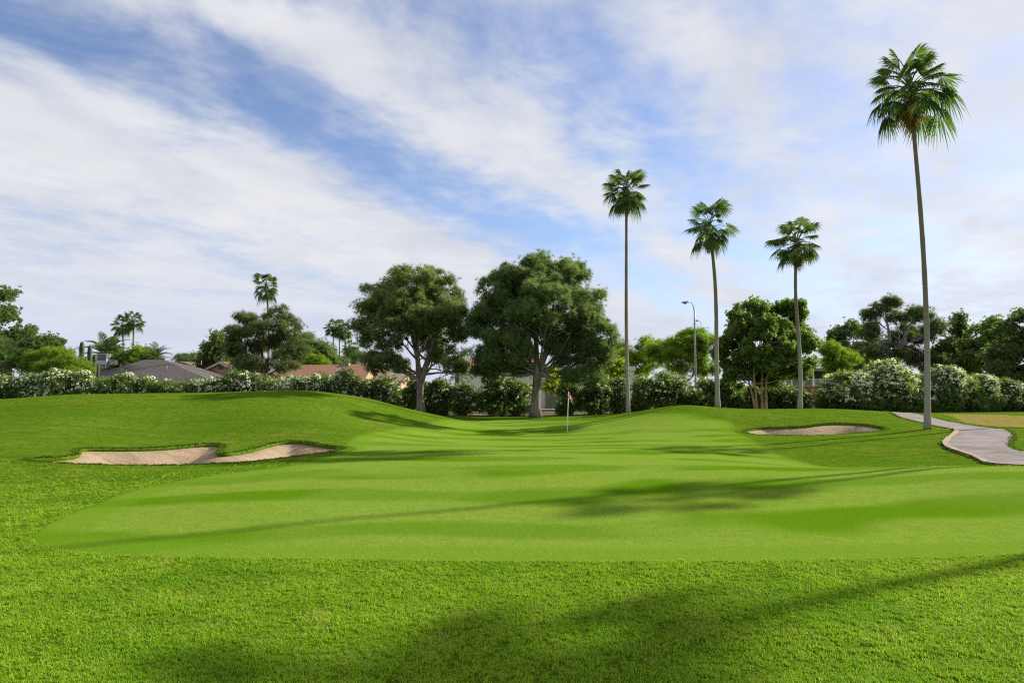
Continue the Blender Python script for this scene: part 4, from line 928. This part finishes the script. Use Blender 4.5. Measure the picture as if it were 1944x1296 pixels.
# ------------------------------------------------------------------ flagstick
fx, fy = ground_hit(1077, 822); fz = h1(fx, fy)
fl = empty('flagstick', (fx, fy, fz), 'thin white golf flagstick with red and white checked flag on the green', 'flagstick'); Hf = P(1080, 743, fy).z - fz
MB().tube([(0, 0, -.1), (.03, 0, Hf * .5), (.075, 0, Hf)], [.019, .018, .014], 10).build('pole', M['white'], fl, smooth=True)
m, t, b = material('checked_flag')
uvn = t.add('ShaderNodeAttribute', attribute_name='UVMap').outputs['Vector']
ck = t.add('ShaderNodeTexChecker'); ck.inputs['Scale'].default_value = 4; t.put(ck.inputs['Vector'], uvn)
ck.inputs['Color1'].default_value = (.75, .07, .02, 1); ck.inputs['Color2'].default_value = (.8, .62, .5, 1)
t.put(b.inputs['Base Color'], ck.outputs[0]); b.inputs['Roughness'].default_value = .8
nu, nv_ = 20, 14; V = []; UV = []
for j in range(nv_):
    for i in range(nu):
        u0, v0 = i / (nu - 1), j / (nv_ - 1)
        x = .075 + .2 * u0 - .03 * v0; z = Hf - .02 - .30 * v0 - .32 * u0 ** 1.2 * (1 - .25 * v0); y = .06 * math.sin(u0 * 9 + v0 * 1.5) * u0 + .02 * math.sin(v0 * 7)
        V.append((x, y, z)); UV.append((u0, v0))
I = (np.arange(nv_ - 1)[:, None] * nu + np.arange(nu - 1)[None]).ravel()
fme = mesh_np('flag', V, np.stack([I, I + 1, I + nu + 1, I + nu], 1), m, True)
uvl = fme.uv_layers.new(name='UVMap'); li_ = np.empty(len(fme.loops), np.int32); fme.loops.foreach_get('vertex_index', li_); uvl.data.foreach_set('uv', np.array(UV, np.float32)[li_].ravel())
fo = obj('flag', fme, fl); md = fo.modifiers.new('thickness', 'SOLIDIFY'); md.thickness = .004
MB().tube([(0, 0, .004), (0, 0, .010)], [.054, .054], 20).build('hole_shade_disc', M['hole_shade'], fl)  # flat dark disc on the turf; the hole's inner shade is painted, not cut

# ------------------------------------------------------------------ rough grass blades (nobody could count them)
def tuft(seed, nb_, hgt, wd, mat):
    g = np.random.default_rng(seed); V = []; Tt = []; ti = []
    for i in range(nb_):
        a = g.uniform(0, 6.28); r = g.uniform(0, .035); b0 = np.array([r * math.cos(a), r * math.sin(a), -.01]); az = g.uniform(0, 6.28); ln = hgt * g.uniform(.6, 1.25); le = g.uniform(.2, 1.0)
        D = np.array([math.cos(az), math.sin(az), 0]); S = np.array([-math.sin(az), math.cos(az), 0]) * wd
        mpt = b0 + D * ln * le * .35 + np.array([0, 0, ln * .62]); tip = b0 + D * ln * le + np.array([0, 0, ln * (1 - .35 * le)])
        k = len(V); V += [b0 - S, b0 + S, mpt - S * .8, mpt + S * .8, tip]; Tt += [(k, k + 1, k + 3), (k, k + 3, k + 2), (k + 2, k + 3, k + 4)]; ti += [g.uniform(0, 1)] * 5
    return mesh_np('grass_tuft', V, np.array(Tt), mat, False, {'tint': np.array(ti)})
def blade_mat(name, c0, c1, patch):
    m, t, b = material(name)
    oi = t.add('ShaderNodeObjectInfo'); geo = t.add('ShaderNodeNewGeometry').outputs['Position']
    f = t.math('ADD', t.math('MULTIPLY', t.attr('tint'), .55), t.math('MULTIPLY', t.noise(geo, 1.3, 5, .65), .75))
    c = t.mix(t.mapr(f, .3, 1.0), c0, c1)
    c = t.mix(t.mapr(t.noise(geo, 2.2, 5, .65), .52, .72, 0, .65), c, patch)
    c = t.mix(t.mapr(t.noise(geo, .5, 3, .5), .5, .66, 0, .5), c, (c0[0] * .75, c0[1] * .95, c0[2]))
    c = t.mix(t.mapr(t.math('ADD', t.attr('tint'), t.math('MULTIPLY', oi.outputs['Random'], .4)), 1.12, 1.3, 0, .8), c, (.36, .30, .13))
    t.put(b.inputs['Base Color'], c); b.inputs['Roughness'].default_value = .6; b.inputs['Specular IOR Level'].default_value = .06
    tr = t.add('ShaderNodeBsdfTranslucent'); t.put(tr.inputs[0], t.mix(1.0, c, (1.2, 1.25, .7), 'MULTIPLY')); mx = t.add('ShaderNodeMixShader'); mx.inputs[0].default_value = .4
    t.l.new(b.outputs[0], mx.inputs[1]); t.l.new(tr.outputs[0], mx.inputs[2]); t.l.new(mx.outputs[0], t.n['Material Output'].inputs[0]); return m
M['blade'] = blade_mat('grass_blade', (.165, .315, .008), (.37, .52, .040), (.38, .43, .09))
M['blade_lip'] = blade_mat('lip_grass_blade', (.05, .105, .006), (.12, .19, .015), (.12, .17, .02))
grng = np.random.default_rng(77); pts = []
def band_pts(d0_, d1_, dens, margin=1.5):
    a = (d1_ - d0_) * (2 * (.76 * d1_ + margin)); n = int(a * dens); x = grng.uniform(-1, 1, n) * (.76 * d1_ + margin); y = grng.uniform(d0_, d1_, n)
    k = np.abs(x) < .76 * y + margin; x, y = x[k], y[k]; s = sdf(GREEN, x, y); sb = np.maximum.reduce([sdf(B1, x, y), sdf(B2, x, y), sdf(PATH, x, y)])
    k = (s < -.0) & (sb < -.02) & (y < hedge_y(0) - 1); return np.stack([x[k], y[k]], 1)
for a_, b_, dn in ((3.4, 5, 1300), (5, 6.5, 950), (6.5, 8.6, 720), (8.6, 10, 480), (10, 12, 330), (12, 15, 200), (15, 18, 90)): pts.append(band_pts(a_, b_, dn))
GP = np.concatenate(pts)
def rim_pts(rim, per):
    q = resample(np.vstack([rim[:, :2], rim[:1, :2]]), per); return q + grng.normal(size=q.shape) * .05
def edge_pts(line, n, off): q = resample(line, n); return q + grng.normal(size=q.shape) * .05 + np.array([off, 0])
RP = np.concatenate([rim_pts(rim1, 3000), rim_pts(rim2, 1800), edge_pts(PATH_L, 1600, -.22), edge_pts(PATH_R, 2600, .02)])
def grass(name, pts2, hgt, wd, nb_, label, lift=0.0, mat='blade'):
    z = hz(pts2[:, 0], pts2[:, 1]) + lift
    me = bpy.data.meshes.new(name); me.vertices.add(len(pts2)); me.vertices.foreach_set('co', np.column_stack([pts2, z]).astype(np.float32).ravel()); me.update()
    o = tag(obj(name, me), label, 'grass', None, 'stuff')
    srcs = [bpy.data.objects.new('tuft_source', tuft(80 + i, nb_, hgt, wd, M[mat])) for i in range(4)]
    ng = bpy.data.node_groups.new(name, 'GeometryNodeTree'); ng.interface.new_socket('Geometry', in_out='INPUT', socket_type='NodeSocketGeometry'); ng.interface.new_socket('Geometry', in_out='OUTPUT', socket_type='NodeSocketGeometry')
    G = NT(ng); gi = G.add('NodeGroupInput'); go = G.add('NodeGroupOutput'); jn = G.add('GeometryNodeJoinGeometry')
    mtp = G.add('GeometryNodeMeshToPoints'); G.l.new(gi.outputs[0], mtp.inputs[0])
    g2 = G.add('GeometryNodeGeometryToInstance')
    for s in srcs:
        oi_ = G.add('GeometryNodeObjectInfo'); oi_.inputs['Object'].default_value = s; oi_.inputs['As Instance'].default_value = True; G.l.new(oi_.outputs['Geometry'], g2.inputs[0])
    # each source is one child instance of the collection picked at random
    jn2 = G.add('GeometryNodeJoinGeometry')
    for n_ in [n for n in G.n if n.bl_idname == 'GeometryNodeObjectInfo']: G.l.new(n_.outputs['Geometry'], jn2.inputs[0])
    iop = G.add('GeometryNodeInstanceOnPoints'); G.l.new(mtp.outputs[0], iop.inputs['Points']); G.l.new(jn2.outputs[0], iop.inputs['Instance']); iop.inputs['Pick Instance'].default_value = True
    rv = G.add('FunctionNodeRandomValue', data_type='INT')
    for s_ in rv.inputs:
        if s_.enabled and s_.name == 'Max': s_.default_value = 3
        if s_.enabled and s_.name == 'Min': s_.default_value = 0
    G.l.new([q for q in rv.outputs if q.enabled][0], iop.inputs['Instance Index'])
    rz = G.add('FunctionNodeRandomValue', data_type='FLOAT_VECTOR')
    rz.inputs[0].default_value = (-.2, -.2, 0); rz.inputs[1].default_value = (.2, .2, 6.28); G.l.new(rz.outputs[0], iop.inputs['Rotation'])
    rs = G.add('FunctionNodeRandomValue', data_type='FLOAT')
    fl_ = [s_ for s_ in rs.inputs if s_.enabled]; fl_[0].default_value = .6; fl_[1].default_value = 1.35; ps = G.add('GeometryNodeInputPosition'); nz = G.add('ShaderNodeTexNoise'); G.l.new(ps.outputs[0], nz.inputs['Vector']); nz.inputs['Scale'].default_value = 2.3; nz.inputs['Detail'].default_value = 4
    ms = G.math('MULTIPLY', G.mapr(nz.outputs['Fac'], .35, .65, .75, 1.2), [q for q in rs.outputs if q.enabled][0]); G.l.new(ms, iop.inputs['Scale'])
    G.n.remove(g2); G.n.remove(jn)
    G.l.new(iop.outputs[0], go.inputs[0])
    md_ = o.modifiers.new('scatter', 'NODES'); md_.node_group = ng
    return o
grass('rough_grass', GP, .036, .0026, 16, 'short rough grass blades in the foreground and around the bunkers')
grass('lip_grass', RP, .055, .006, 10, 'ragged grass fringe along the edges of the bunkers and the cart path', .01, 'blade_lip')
print('grass points', len(GP), len(RP), 'tris', sum(len(m_.polygons) for m_ in bpy.data.meshes))
